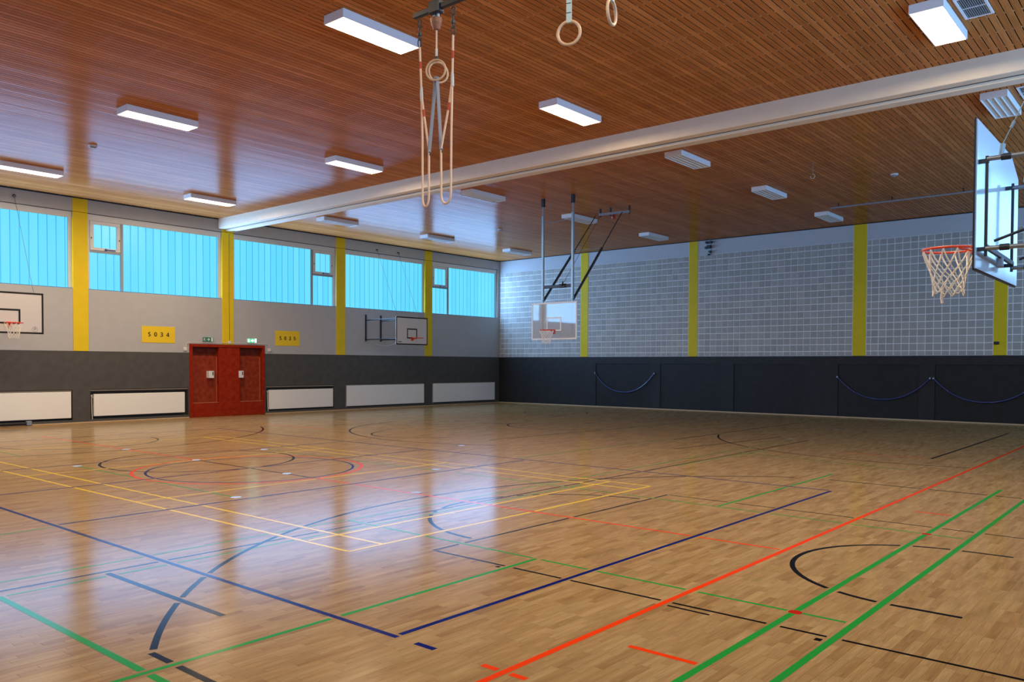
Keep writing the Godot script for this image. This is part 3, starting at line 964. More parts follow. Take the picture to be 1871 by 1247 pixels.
func build_ceiling_fittings():
	for v in [[-18.52, 24.87, "dark slatted ceiling vent beside the lit lamp at the top right"], [-13.62, 24.93, "dark slatted ceiling vent beyond the beam beside the unlit lamp at the right edge"]]:
		var t := thing("ceiling_vent", v[2], "vent", Vector3(v[0], CEIL, v[1]), "ceiling vents")
		var st := mb()
		bx(st, Vector3(0, -0.02, 0), Vector3(0.86, 0, 0.04), 0.004); bx(st, Vector3(0, -0.02, 0.35), Vector3(0.86, 0, 0.39), 0.004)
		bx(st, Vector3(0, -0.02, 0.04), Vector3(0.04, 0, 0.35), 0.004); bx(st, Vector3(0.82, -0.02, 0.04), Vector3(0.86, 0, 0.35), 0.004)
		bx(st, Vector3(0.42, -0.02, 0.04), Vector3(0.44, 0, 0.35), 0.002)
		obj("frame", st, M.lamp_housing, t)
		obj("back", box(Vector3(0.03, -0.003, 0.03), Vector3(0.83, -0.001, 0.36)), M.black, t)
		for k in 11: obj("slat", box(Vector3(0.04, -0.018, 0.052 + k * 0.0275), Vector3(0.82, -0.006, 0.064 + k * 0.0275)), M.frame_grey, t)
	for s in [[-7.62, 21.14, "round white smoke detector left of the near backboard, above the tiled wall"], [-7.53, 6.58, "small round white smoke detector near the far windows, left of the hanging backboard"], [-23.08, 6.9, "small round white smoke detector on the left ceiling beside a lit lamp"]]:
		var t := thing("smoke_detector", s[2], "smoke detector", Vector3(s[0], CEIL, s[1]), "ceiling smoke detectors")
		var st := mb()
		lathe(st, [Vector2(0, -0.075), Vector2(0.05, -0.07), Vector2(0.075, -0.045), Vector2(0.095, -0.035), Vector2(0.1, 0.0)], Vector3.ZERO, 20)
		obj("cap", st, M.white, t)
		st = mb()
		lathe(st, [Vector2(0.055, -0.074), Vector2(0.088, -0.05), Vector2(0.09, -0.044), Vector2(0.06, -0.066)], Vector3.ZERO, 20)
		obj("slot_ring", st, M.frame_grey, t)
	# long pipe under the ceiling by the tiled wall
	var p := thing("ceiling_pipe", "long grey steel pipe under the ceiling near the tiled wall", "pipe", Vector3(-4.43, CEIL, 18.3))
	var st := mb()
	tube(st, [Vector3(0, -0.13, 0), Vector3(0, -0.13, 9.0)], 0.03, 10)
	obj("pipe", st, M.frame_grey, p)
	for z in [0.25, 1.9, 3.9, 5.9, 7.9]:
		st = mb()
		bx(st, Vector3(-0.02, -0.13, z), Vector3(0.02, 0, z + 0.03), 0.004)
		obj("hanger", st, M.steel_dark, p)
	# small hook hanging in the middle of the far ceiling
	var h := thing("ceiling_hook", "small steel hook hanging from the far wooden ceiling, left of the round smoke detector", "hook", Vector3(-10.3, CEIL, 19.86))
	st = mb()
	tube(st, [Vector3(0, 0, 0), Vector3(0, -0.30, 0)], 0.008, 6)
	obj("rod", st, M.steel, h)
	st = mb()
	var q := []
	for k in 9: q.append(Vector3(0, -0.36 + cos(k * PI / 5) * 0.06, sin(k * PI / 5) * 0.06))
	tube(st, q, 0.009, 6)
	obj("hook", st, M.splice, h)

# ---------------------------------------------------------------- door, signs, wall pieces
func build_door():
	var d := thing("door_1", "dark red wooden double door with two recessed leaves in the window wall", "door", Vector3.ZERO, "", "structure")
	var x0 := -16.93; var x1 := -13.86
	var st := mb()
	bx(st, Vector3(x0, 2.55, -0.22), Vector3(x1, 2.655, 0.05), 0.008)
	bx(st, Vector3(x0, 0, -0.22), Vector3(x0 + 0.11, 2.55, 0.05), 0.008)
	bx(st, Vector3(x1 - 0.11, 0, -0.22), Vector3(x1, 2.55, 0.05), 0.008)
	obj("door_frame", st, M.red_door, d)
	obj("centre_panel", box(Vector3(-15.79, 0.0, -0.22), Vector3(-14.93, 2.55, 0.03), 0.006), M.red_door, d)
	for s in [[x0 + 0.11, -15.79, -16.09], [-14.93, x1 - 0.11, -14.88]]:
		var leaf := obj("door_leaf", box(Vector3(s[0], 0.0, -0.22), Vector3(s[1], 0.51, 0.03), 0.006), M.red_door, d)
		obj("recessed_panel", box(Vector3(s[0], 0.51, -0.22), Vector3(s[1], 2.26, -0.15)), M.red_panel, leaf)
		obj("transom_panel", box(Vector3(s[0], 2.26, -0.22), Vector3(s[1], 2.55, -0.13), 0.005), M.red_transom, leaf)
		obj("ledge", box(Vector3(s[0] + 0.01, 0.505, -0.15), Vector3(s[1] - 0.01, 0.53, 0.036), 0.004), M.red_edge, leaf)
		obj("edge_strip", box(Vector3(s[1] - 0.025, 0.53, -0.15), Vector3(s[1] - 0.004, 2.2, -0.10), 0.004), M.red_edge, leaf)
		var pl := mb()
		var px: float = s[2]
		bx(pl, Vector3(px - 0.1, 1.42, -0.15), Vector3(px + 0.1, 1.68, 0.045), 0.006)
		obj("lock_plate", pl, M.white, leaf)
		var hn := mb()
		bx(hn, Vector3(px + 0.03, 1.52, 0.045), Vector3(px + 0.065, 1.65, 0.06), 0.004)
		obj("handle", hn, M.dark, leaf)
	# cable run over the door
	var c := thing("cable_conduit", "thin white cable run over the red double door", "conduit", Vector3.ZERO)
	st = mb()
	tube(st, [Vector3(-17.08, 2.45, 0.045), Vector3(-17.06, 2.66, 0.045), Vector3(-16.98, 2.71, 0.045), Vector3(-15.35, 2.715, 0.045), Vector3(-13.8, 2.715, 0.045), Vector3(-13.7, 2.66, 0.045), Vector3(-13.67, 2.55, 0.045)], 0.012, 6)
	obj("pipe", st, M.pipe_white, c)
	obj("junction_box", box(Vector3(-15.42, 2.69, 0.024), Vector3(-15.3, 2.80, 0.07), 0.008), M.pipe_white, c)
	st = mb()
	tube(st, [Vector3(-15.36, 2.80, 0.045), Vector3(-15.36, 2.95, 0.045), Vector3(-15.37, 4.3, 0.045), Vector3(-15.36, 6.78, 0.045)], 0.006, 5)
	obj("cable", st, M.dark, c)
	for s in [[-17.1, 2.40, "small white switch box at the upper left corner of the red door"], [-13.66, 2.42, "small white switch box at the upper right corner of the red door"]]:
		var o := thing("switch_box", s[2], "switch box", Vector3(s[0], s[1], 0.012), "switch boxes by the red door")
		obj("housing", box(Vector3(-0.06, 0, -0.012), Vector3(0.06, 0.13, 0.05), 0.01), M.pipe_white, o)
		obj("cover", box(Vector3(-0.045, 0.02, 0.05), Vector3(0.045, 0.11, 0.056), 0.003), M.frame_white, o)

func lettering(text: String, h: float, depth: float, material: Material, parent: Node, at: Vector3, called := "lettering"):
	var m := TextMesh.new()
	var f := SystemFont.new()
	f.font_names = PackedStringArray(["Droid Sans"])
	f.font_weight = 700
	m.font = f
	m.text = text
	m.font_size = 64
	m.pixel_size = h / 46.0
	m.depth = depth
	m.curve_step = 1.0
	var o := obj(called, m, material, parent)
	o.position = at
	return o

func build_signs():
	for s in [["S  0  3  4", -18.05, 2.95, 1.19, 0.57, "yellow wall sign reading S034, left of the red door"], ["S  0  3  5", -12.81, 2.96, 1.12, 0.59, "yellow wall sign reading S035, right of the red door"]]:
		var t := thing("room_sign", s[5], "sign", Vector3(s[1], s[2], 0.0), "yellow room signs")
		obj("plate", box(Vector3(-s[3] / 2, -s[4] / 2, 0), Vector3(s[3] / 2, s[4] / 2, 0.012), 0.003), M.sign_yellow, t)
		lettering(s[0], 0.145, 0.004, M.ink, t, Vector3(0, 0, 0.014))
	for s in [[-16.22, 2.70, false, "unlit green escape sign above the left leaf of the red door"], [-14.42, 2.70, true, "glowing green and white escape sign above the right leaf of the red door"]]:
		var t := thing("exit_sign", s[3], "exit sign", Vector3(s[0], s[1] + 0.085, 0.0), "escape signs over the red door")
		var g: Material = M.exit_on if s[2] else M.exit_off
		var wm: Material = M.exit_white_on if s[2] else M.white
		obj("housing", box(Vector3(-0.21, -0.035, 0), Vector3(0.21, 0.125, 0.05), 0.006), M.frame_white if s[2] else M.frame_grey, t)
		obj("panel", box(Vector3(-0.2, -0.03, 0.05), Vector3(0.2, 0.12, 0.056)), g, t)
		# running figure, arrow and doorway
		var st := mb()
		var z := 0.057
		lathe(st, [Vector2(0.014, 0), Vector2(0, 0.014), Vector2(0, 0.0)], Vector3(-0.145, 0.095, z), 8)
		bar(st, Vector3(-0.145, 0.09, z), Vector3(-0.155, 0.035, z), 0.028, 0.006, Vector3.BACK)
		bar(st, Vector3(-0.155, 0.04, z), Vector3(-0.12, 0.015, z), 0.014, 0.006, Vector3.BACK)
		bar(st, Vector3(-0.12, 0.015, z), Vector3(-0.13, -0.025, z), 0.012, 0.006, Vector3.BACK)
		bar(st, Vector3(-0.155, 0.04, z), Vector3(-0.185, 0.0, z), 0.014, 0.006, Vector3.BACK)
		bar(st, Vector3(-0.145, 0.08, z), Vector3(-0.115, 0.06, z), 0.010, 0.006, Vector3.BACK)
		bar(st, Vector3(-0.147, 0.08, z), Vector3(-0.18, 0.06, z), 0.010, 0.006, Vector3.BACK)
		obj("running_figure", st, wm, t)
		st = mb()
		bar(st, Vector3(-0.06, 0.045, z), Vector3(0.03, 0.045, z), 0.025, 0.006, Vector3.BACK)
		bar(st, Vector3(0.0, 0.095, z), Vector3(0.05, 0.045, z), 0.025, 0.006, Vector3.BACK)
		bar(st, Vector3(0.0, -0.005, z), Vector3(0.05, 0.045, z), 0.025, 0.006, Vector3.BACK)
		obj("arrow", st, wm, t)
		obj("doorway", box(Vector3(0.11, -0.03, z - 0.002), Vector3(0.18, 0.12, z + 0.002)), wm, t)
		if s[2]: area(t, Vector3(0, 0.05, 0.09), Vector3(0, 0.0, 1), Vector2(0.42, 0.17), Color(0.6, 1.0, 0.8), 0.10)

func build_radiators():
	var R := [[-30.68, -26.2, 0.2, 1.0, "flat white radiator out of view on the left"], [-25.48, -20.93, 0.175, 1.025, "large white radiator at the left edge with a grey foot on its black pipe"], [-20.23, -17.09, 0.2, 0.93, "cream white flat radiator directly left of the red door"], [-13.64, -10.57, 0.17, 0.93, "cream white flat radiator directly right of the red door"], [-9.86, -5.33, 0.15, 1.04, "long white radiator under the folded wall backboard"], [-4.74, -0.34, 0.15, 1.05, "bluish white radiator in the far corner by the dark end wall"]]
	for r in R:
		var t := thing("radiator", r[4], "radiator", Vector3(r[0], 0, 0), "flat radiators along the window wall")
		var L: float = r[1] - r[0]
		obj("panel", box(Vector3(0, r[2], -0.1), Vector3(L, r[3], -0.012), 0.012), M.radiator, t)
		var st := mb()
		bx(st, Vector3(0.01, r[2] + 0.02, -0.17), Vector3(L - 0.01, r[3] - 0.02, -0.1))
		obj("rear_panel", st, M.niche_top, t)
		st = mb()
		tube(st, [Vector3(-0.055, 0.08 if r[0] > -24 else 0.16, 0.0), Vector3(-0.06, 0.3, -0.03), Vector3(-0.06, r[3] - 0.12, -0.05), Vector3(0.01, r[3] - 0.1, -0.06)], 0.014, 6)
		obj("supply_pipe", st, M.pipe_white, t)
		st = mb()
		tube(st, [Vector3(-0.06, r[3] - 0.1, -0.05), Vector3(-0.06, r[3] - 0.02, -0.05)], 0.025, 8)
		obj("valve", st, M.pipe_white, t)
		if r[0] < -25 and r[0] > -26:
			st = mb()
			tube(st, [Vector3(0.5, 0.075, 0.06), Vector3(L - 1.36, 0.075, 0.06)], 0.045, 10)
			obj("black_pipe", st, M.black, t)
			st = mb()
			bx(st, Vector3(L - 1.36, 0.0, 0.013), Vector3(L - 1.2, 0.15, 0.13), 0.02)
			obj("foot", st, M.steel, t)

func build_wall_details():
	# pull ropes on the end wall
	for c in [[6.02, 1.58, 9.19, 1.59, 0.72, "dark pull rope hanging in a loop on the end wall, left, below the tiles"], [17.15, 1.54, 20.38, 1.53, 0.74, "glossy blue black pull rope loop on the end wall, middle of three"], [20.49, 1.53, 23.70, 1.53, 0.73, "glossy blue black pull rope loop on the end wall at the right edge"]]:
		var t := thing("pull_rope", c[5], "rope", Vector3(-0.05, 0, 0), "rope loops on the dark end wall")
		var st := mb()
		var pts := []
		for k in 33:
			var u := k / 32.0
			var s := 2.0 * u - 1.0
			pts.append(Vector3(-0.035, lerpf(c[1], c[3], u) - (c[1] - c[4]) * (1.0 - pow(absf(s), 2.3)), lerpf(c[0], c[2], u)))
		tube(st, pts, 0.022, 8)
		obj("rope", st, M.cord, t)
		for e in [[c[0], c[1]], [c[2], c[3]]]:
			st = mb()
			lathe(st, [Vector2(0, 0.05), Vector2(0.025, 0.045), Vector2(0.04, 0.02), Vector2(0.04, -0.02), Vector2(0.025, -0.045), Vector2(0, -0.05)], Vector3(-0.035, e[1], e[0]), 10)
			obj("hook", st, M.steel, t)
	# socket on the right yellow pilaster
	var s := thing("wall_socket", "small black socket box on the yellow pilaster at the right edge", "socket", Vector3(-0.03, 2.76, 22.41))
	obj("box", box(Vector3(-0.045, -0.05, -0.08), Vector3(0, 0.05, 0.08), 0.01), M.black, s)
	obj("lid", box(Vector3(-0.055, -0.035, -0.065), Vector3(-0.045, 0.035, 0.065), 0.004), M.dark, s)
	# pulley bracket high on the end wall
	var p := thing("wall_pulley", "dark pulley bracket high on the end wall beside a yellow pilaster", "pulley", Vector3(0, 6.95, 11.78))
	var st := mb()
	bx(st, Vector3(-0.03, -0.30, -0.05), Vector3(0, 0.32, 0.05), 0.006)
	obj("back_plate", st, M.galv, p)
	st = mb()
	bx(st, Vector3(-0.2, -0.05, -0.06), Vector3(-0.03, 0.08, 0.10), 0.01)
	obj("winch", st, M.steel_dark, p)
	for q in [[0.2, -0.09], [-0.02, -0.11], [0.2, 0.10], [-0.2, 0.06]]:
		st = mb()
		tube(st, [Vector3(-0.16, q[0], q[1]), Vector3(-0.05, q[0], q[1])], 0.055, 12)
		obj("wheel", st, M.steel_dark, p)
	obj("weight", box(Vector3(-0.12, -0.34, -0.05), Vector3(-0.03, -0.28, 0.05), 0.008), M.black, p)
	# eye bolts above the windows, from which the backboard stays run
	for e in [[-22.56, 7.06, "small dark eye bolt above the left window, end of a thin stay cable"], [-8.26, 6.98, "small dark eye bolt above the fourth window, left of a pair"], [-7.02, 6.98, "small dark eye bolt above the fourth window, right of a pair"]]:
		var t := thing("eye_bolt", e[2], "eye bolt", Vector3(e[0], e[1], 0), "eye bolts above the windows")
		st = mb()
		tube(st, [Vector3(0, 0, 0), Vector3(0, 0, 0.07)], 0.02, 8)
		obj("shank", st, M.dark, t)
		st = mb()
		tube(st, ring_pts(Vector3(0, -0.03, 0.085), Vector3.RIGHT, Vector3.UP, 0.04, 12), 0.012, 6, true)
		obj("eye", st, M.dark, t)

# ---------------------------------------------------------------- basketball
# rim and net; local: centre at the rim centre, board towards +back
func rim_and_net(t: Node, c: Vector3, back: Vector3, size := 0.225, fine := true, netted := true):
	var side := Vector3.UP.cross(back).normalized()
	var st := mb()
	tube(st, ring_pts(c, side, back, size, 40), 0.011, 8, true)
	if fine: # lower bracing ring segment and hooks
		tube(st, [c + side * size * 0.86 + back * size * 0.5 + Vector3(0, -0.01, 0), c + side * 0.05 + back * (size + 0.12) + Vector3(0, -0.08, 0)], 0.008, 6)
		tube(st, [c - side * size * 0.86 + back * size * 0.5 + Vector3(0, -0.01, 0), c - side * 0.05 + back * (size + 0.12) + Vector3(0, -0.08, 0)], 0.008, 6)
	var rim := obj("rim", st, M.orange, t)
	st = mb()
	bar(st, c + back * size, c + back * (size + 0.14), 0.10, 0.03, Vector3.UP, 0.004)
	bar(st, c + back * (size + 0.14) + Vector3(0, -0.11, 0), c + back * (size + 0.14) + Vector3(0, 0.04, 0), 0.12, 0.012, back, 0.004)
	bar(st, c + back * size * 0.95 - Vector3(0, 0.015, 0), c + back * (size + 0.14) - Vector3(0, 0.10, 0), 0.03, 0.02, Vector3.UP, 0.004)
	obj("rim_bracket", st, M.orange, t)
	if not netted: return
	st = mb()
	var n := 12
	var ys := [0.0, -0.13, -0.20, -0.26, -0.315, -0.365, -0.41]
	var rr := [1.0, 0.80, 0.70, 0.64, 0.60, 0.58, 0.60]
	var r := 0.0052 if fine else 0.004
	var node := func(j: int, i: float) -> Vector3:
		var a := TAU * (i + 0.5 * (j % 2)) / n
		var sag := 0.02 * sin(i * 2.1 + j) if j > 2 else 0.0
		return c + (side * cos(a) + back * sin(a)) * size * rr[j] + Vector3(0, ys[j] - 0.012 + sag, 0)
	for j in ys.size() - 1:
		for i in n:
			var a: Vector3 = node.call(j, float(i))
			for k in ([0, -1] if j % 2 == 0 else [0, 1]):
				var b: Vector3 = node.call(j + 1, float(i + k))
				var m := (a + b) / 2 + (Vector3(0, -0.012, 0) if j == 0 else Vector3.ZERO)
				tube(st, [a, m, b], r * (1.35 if j < 1 else 1.0), 5)
	if fine:
		tube(st, [c + Vector3(0, -0.36, 0) - back * 0.05, c + Vector3(0.01, -0.45, 0) - back * 0.06, c + Vector3(0.0, -0.50, 0) - back * 0.05], 0.012, 6)
		for i in n: # the cords wrapped round the rim
			var a := TAU * i / n
			var p := c + (side * cos(a) + back * sin(a)) * size
			tube(st, [p + Vector3(0, 0.014, 0), p + Vector3(0, -0.03, 0)], 0.007, 5)
	obj("net", st, M.net, t)

# printed line rectangle on a board face; normal n, x along side
func line_rect(st: SurfaceTool, c: Vector3, side: Vector3, n: Vector3, x0: float, x1: float, y0: float, y1: float, w: float, d := 0.003):
	var b := Basis(side, Vector3.UP, n)
	bx(st, Vector3(x0, y0, 0), Vector3(x1, y0 + w, d), 0, b, c)
	bx(st, Vector3(x0, y1 - w, 0), Vector3(x1, y1, d), 0, b, c)
	bx(st, Vector3(x0, y0 + w, 0), Vector3(x0 + w, y1 - w, d), 0, b, c)
	bx(st, Vector3(x1 - w, y0 + w, 0), Vector3(x1, y1 - w, d), 0, b, c)

func wall_hoop(x: float, label: String, rect_w: float, logo: int):
	var t := thing("basketball_hoop", label, "basketball hoop", Vector3(x, 0, 0), "basketball hoops with white wooden boards")
	var z := 2.5
	var y0 := 2.765; var y1 := 3.925
	obj("backboard", box(Vector3(-0.89, y0, z - 0.03), Vector3(0.89, y1, z), 0.003), M.board_white, t)
	var st := mb()
	line_rect(st, Vector3(0, 0, z), Vector3.RIGHT, Vector3.BACK, -0.89, 0.89, y0, y1, 0.05, 0.002)
	obj("border", st, M.ink, t)
	st = mb()
	line_rect(st, Vector3(0, 0, z), Vector3.RIGHT, Vector3.BACK, -rect_w / 2, rect_w / 2, 3.03, 3.45, 0.05, 0.002)
	obj("target_square", st, M.ink, t)
	if logo == 0: # ring-shaped maker's mark in the lower right corner
		st = mb()
		tube(st, ring_pts(Vector3(0.66, 2.90, z + 0.002), Vector3.RIGHT, Vector3.UP, 0.07, 24), 0.004, 5, true)
		bar(st, Vector3(0.64, 2.87, z + 0.002), Vector3(0.67, 2.935, z + 0.002), 0.014, 0.002, Vector3.BACK)
		bar(st, Vector3(0.66, 2.935, z + 0.002), Vector3(0.695, 2.90, z + 0.002), 0.014, 0.002, Vector3.BACK)
		obj("emblem", st, M.frame_grey, t)
	else: # small line of lettering in the lower left corner, too far off to read
		st = mb()
		for k in 6: bx(st, Vector3(-0.78 + k * 0.035, 2.865, z), Vector3(-0.755 + k * 0.035, 2.905, z + 0.002))
		obj("emblem", st, M.dark, t)
	rim_and_net(t, Vector3(0, 3.05, z + 0.375), Vector3.FORWARD, 0.225, false, logo == 0)
	# arms from the wall and the posts they hinge on
	for s in [-0.42, 0.42]:
		st = mb()
		bx(st, Vector3(s - 0.035, 2.95, 0.0), Vector3(s + 0.035, 4.1, 0.05), 0.004)
		obj("wall_post", st, M.steel_dark, t)
		for y in [3.02, 3.86]:
			st = mb()
			tube(st, [Vector3(s, y, 0.05), Vector3(s, y, z - 0.03)], 0.022, 8)
			obj("arm", st, M.steel_dark, t)
	st = mb()
	bar(st, Vector3(-0.45, 3.0, z - 0.05), Vector3(0.45, 3.0, z - 0.05), 0.04, 0.04)
	bar(st, Vector3(-0.45, 3.86, z - 0.05), Vector3(0.45, 3.86, z - 0.05), 0.04, 0.04)
	obj("rear_frame", st, M.steel_dark, t)
	st = mb()
	var q := []
	for k in 13: q.append(Vector3(-0.42, 3.02 - 0.30 * sin(PI * k / 12.0), lerpf(0.08, z - 0.05, k / 12.0)))
	tube(st, q, 0.008, 5)
	obj("cable", st, M.frame_grey, t)
	st = mb()
	if logo == 0:
		tube(st, [Vector3(0.66, 3.9, z - 0.05), Vector3(0.97, 7.03, 0.09)], 0.006, 5)
	else:
		tube(st, [Vector3(-0.75, 3.9, z - 0.05), Vector3(0.17, 6.95, 0.09)], 0.006, 5)
		tube(st, [Vector3(0.4, 3.9, z - 0.05), Vector3(1.41, 6.95, 0.09)], 0.006, 5)
	obj("stay_cable", st, M.steel_dark, t)

func hanging_hoop():
	var t := thing("hanging_basketball_hoop", "clear acrylic basketball hoop hanging from the ceiling on two grey posts", "basketball hoop", Vector3(-11.1, 0, 11.98))
	var y0 := 2.76; var y1 := 3.945; var h := 0.9
	obj("backboard", box(Vector3(0.0, y0, -h), Vector3(0.012, y1, h)), M.acrylic, t)
	var st := mb()
	line_rect(st, Vector3(0, 0, 0), Vector3.BACK, Vector3.LEFT, -h, h, y0, y1, 0.045, 0.006)
	obj("border", st, M.white, t)
	st = mb()
	line_rect(st, Vector3(0, 0, 0), Vector3.BACK, Vector3.LEFT, -0.29, 0.29, 3.03, 3.47, 0.04, 0.004)
	obj("target_square", st, M.white, t)
	rim_and_net(t, Vector3(-0.375, 3.05, 0.0), Vector3.RIGHT, 0.225, false)
	for s in [-0.5, 0.68]:
		st = mb()
		bar(st, Vector3(0.06, 4.02, s), Vector3(0.06, 6.74, s), 0.075, 0.075, Vector3.BACK, 0.006)
		bar(st, Vector3(0.06, 2.9, s), Vector3(0.06, 4.02, s), 0.05, 0.05, Vector3.BACK, 0.004)
		var post := obj("post", st, M.galv, t)
		st = mb()
		bar(st, Vector3(0.06, 6.74, s), Vector3(0.06, 7.05, s), 0.045, 0.045, Vector3.BACK, 0.004)
		obj("post_neck", st, M.frame_grey, post)
		st = mb()
		bx(st, Vector3(0.01, 7.02, s - 0.05), Vector3(0.11, CEIL, s + 0.05), 0.006)
		obj("ceiling_bracket", st, M.steel_dark, post)
		st = mb()
		var e: float = s + 0.34 if s > 0 else s + 0.47
		bar(st, Vector3(0.1, 4.02, s), Vector3(1.4, 5.75, lerpf(s, e, 0.577)), 0.06, 0.06, Vector3.BACK, 0.004)
		var br := obj("brace", st, M.steel_dark, t)
		st = mb()
		tube(st, [Vector3(1.38, 5.72, lerpf(s, e, 0.57)), Vector3(2.35, 7.02, e)], 0.016, 6)
		obj("brace_rod", st, M.steel_dark, br)
	st = mb()
	bar(st, Vector3(0.06, 4.45, -0.5), Vector3(0.06, 4.45, 0.68), 0.05, 0.09, Vector3.UP, 0.004)
	var cr := obj("crossbar", st, M.steel_dark, t)
	st = mb()
	bx(st, Vector3(0.0, 4.40, 0.18), Vector3(0.12, 4.52, 0.42), 0.01)
	bar(st, Vector3(0.0, 4.46, 0.30), Vector3(-0.1, 4.56, 0.42), 0.04, 0.04)
	obj("crank", st, M.dark, cr)
	st = mb()
	tube(st, [Vector3(0.06, 6.5, -0.46), Vector3(0.06, 6.52, 0.64)], 0.012, 6)
	obj("tie_rod", st, M.frame_grey, t)
	st = mb()
	tube(st, [Vector3(1.39, 5.74, -0.22), Vector3(1.39, 5.74, 0.87)], 0.012, 6)
	obj("tie_rod", st, M.frame_grey, t)
	st = mb()
	# hoisting rail under the ceiling behind the posts
	var r := thing("hoist_rail", "short grey hoisting rail under the ceiling behind the hanging hoop", "hoist rail", Vector3(-8.55, 0, 11.95))
	st = mb()
	bar(st, Vector3(0, 7.08, 0), Vector3(0.1, 7.08, 1.15), 0.07, 0.08, Vector3.UP, 0.006)
	obj("rail", st, M.frame_grey, r)
	for z in [0.03, 0.42, 1.12]:
		obj("hanger", box(Vector3(-0.0 + z * 0.09, 7.0, z - 0.02), Vector3(0.05 + z * 0.09, CEIL, z + 0.03), 0.004), M.steel_dark, r)
	st = mb()
	lathe(st, [Vector2(0, -0.16), Vector2(0.05, -0.14), Vector2(0.07, -0.08), Vector2(0.05, 0.0), Vector2(0, 0.0)], Vector3(0.06, 7.03, 0.55), 12)
	obj("pulley", st, M.red_lamp, r)
	st = mb()
	tube(st, [Vector3(0.02, 7.05, 0.03), Vector3(-2.45, 4.55, 0.33)], 0.006, 5)
	obj("hoist_cable", st, M.steel_dark, r)

func near_hoop():
	var t := thing("side_basketball_hoop", "near basketball hoop at the right edge, board seen from behind", "basketball hoop", Vector3(-23.25, 0, 26.3))
	var y0 := 2.762; var y1 := 3.98
	var xa := -0.94; var xb := 1.0
	# board with one bevelled upper corner
	var st := mb()
	var P := PackedVector2Array([Vector2(xa, y0), Vector2(xb, y0), Vector2(xb, y1 - 0.16), Vector2(xb - 0.40, y1), Vector2(xa, y1)])
	extrude_z(st, P, -0.012, 0.0)
	obj("backboard", st, M.board_back, t)
	st = mb()
	for k in P.size():
		var a := P[k]; var b := P[(k + 1) % P.size()]
		bar(st, Vector3(a.x, a.y, -0.017), Vector3(b.x, b.y, -0.017), 0.03, 0.012, Vector3.BACK)
	obj("edge_trim", st, M.black, t)
	st = mb()
	line_rect(st, Vector3(0, 0, -0.012), Vector3.LEFT, Vector3.FORWARD, -0.295, 0.295, 3.05, 3.5, 0.05, 0.002)
	obj("target_square", st, M.ink, t)
	rim_and_net(t, Vector3(0.0, 3.05, -0.40), Vector3.BACK, 0.225, true)
	# rear frame, set off the board on short studs
	st = mb()
	var z := 0.06
	bar(st, Vector3(-0.88, 2.86, z), Vector3(-0.88, 3.68, z), 0.022, 0.022)
	bar(st, Vector3(0.32, 2.84, z), Vector3(0.32, 3.66, z), 0.022, 0.022)
	bar(st, Vector3(-0.88, 2.94, z), Vector3(0.36, 2.92, z), 0.026, 0.036)
	for p in [[-0.88, 3.64], [-0.88, 2.92], [0.32, 3.62], [0.32, 2.9]]: bar(st, Vector3(p[0], p[1], 0), Vector3(p[0], p[1], z + 0.015), 0.032, 0.032)
	obj("rear_frame", st, M.steel_dark, t)
	st = mb()
	bx(st, Vector3(-0.25, 2.83, 0.03), Vector3(-0.19, 2.92, 0.08), 0.01)
	obj("hinge_block", st, M.frame_grey, t)
	for p in [[-0.88, 3.655], [-0.88, 2.925], [0.32, 3.62], [0.32, 2.875]]:
		st = mb()
		tube(st, [Vector3(p[0], p[1], z), Vector3(p[0], p[1], 2.49)], 0.019, 10)
		var arm := obj("arm", st, M.steel, t)
		st = mb()
		tube(st, [Vector3(p[0], p[1], z + 0.10), Vector3(p[0], p[1], z + 0.17)], 0.027, 10)
		obj("clamp", st, M.steel_dark, arm)
	for p in [[-0.88, 2.98, 3.5], [0.32, 2.95, 3.5]]:
		st = mb()
		tube(st, [Vector3(p[0], p[1], 0.12), Vector3(p[0], p[2], 1.6), Vector3(p[0], p[2] + 0.3, 2.49)], 0.012, 6)
		tube(st, [Vector3(p[0], lerpf(p[1], p[2], 0.15), 0.342), Vector3(p[0], lerpf(p[1], p[2], 0.32), 0.594)], 0.022, 8)
		obj("turnbuckle", st, M.steel_dark, t)
	st = mb()
	tube(st, [Vector3(-0.88, 3.66, 0.16), Vector3(-0.88, 3.76, 0.17)], 0.02, 8)
	tube(st, [Vector3(-0.88, 3.76, 0.17), Vector3(-0.88, 4.07, 0.31), Vector3(-0.88, 7.28, 1.8)], 0.004, 6)
	tube(st, [Vector3(-0.88, 3.88, 0.224), Vector3(-0.88, 3.93, 0.247)], 0.012, 8)
	obj("stay_cable", st, M.galv, t)
	st = mb()
	tube(st, [Vector3(0.32, 3.66, 0.16), Vector3(0.34, 3.78, 0.17)], 0.02, 8)
	tube(st, ring_pts(Vector3(0.345, 3.82, 0.17), Vector3.RIGHT, Vector3.UP, 0.035, 12), 0.009, 6, true)
	tube(st, [Vector3(0.35, 3.85, 0.18), Vector3(0.32, 7.28, 1.8)], 0.004, 6)
	obj("stay_cable", st, M.galv, t)

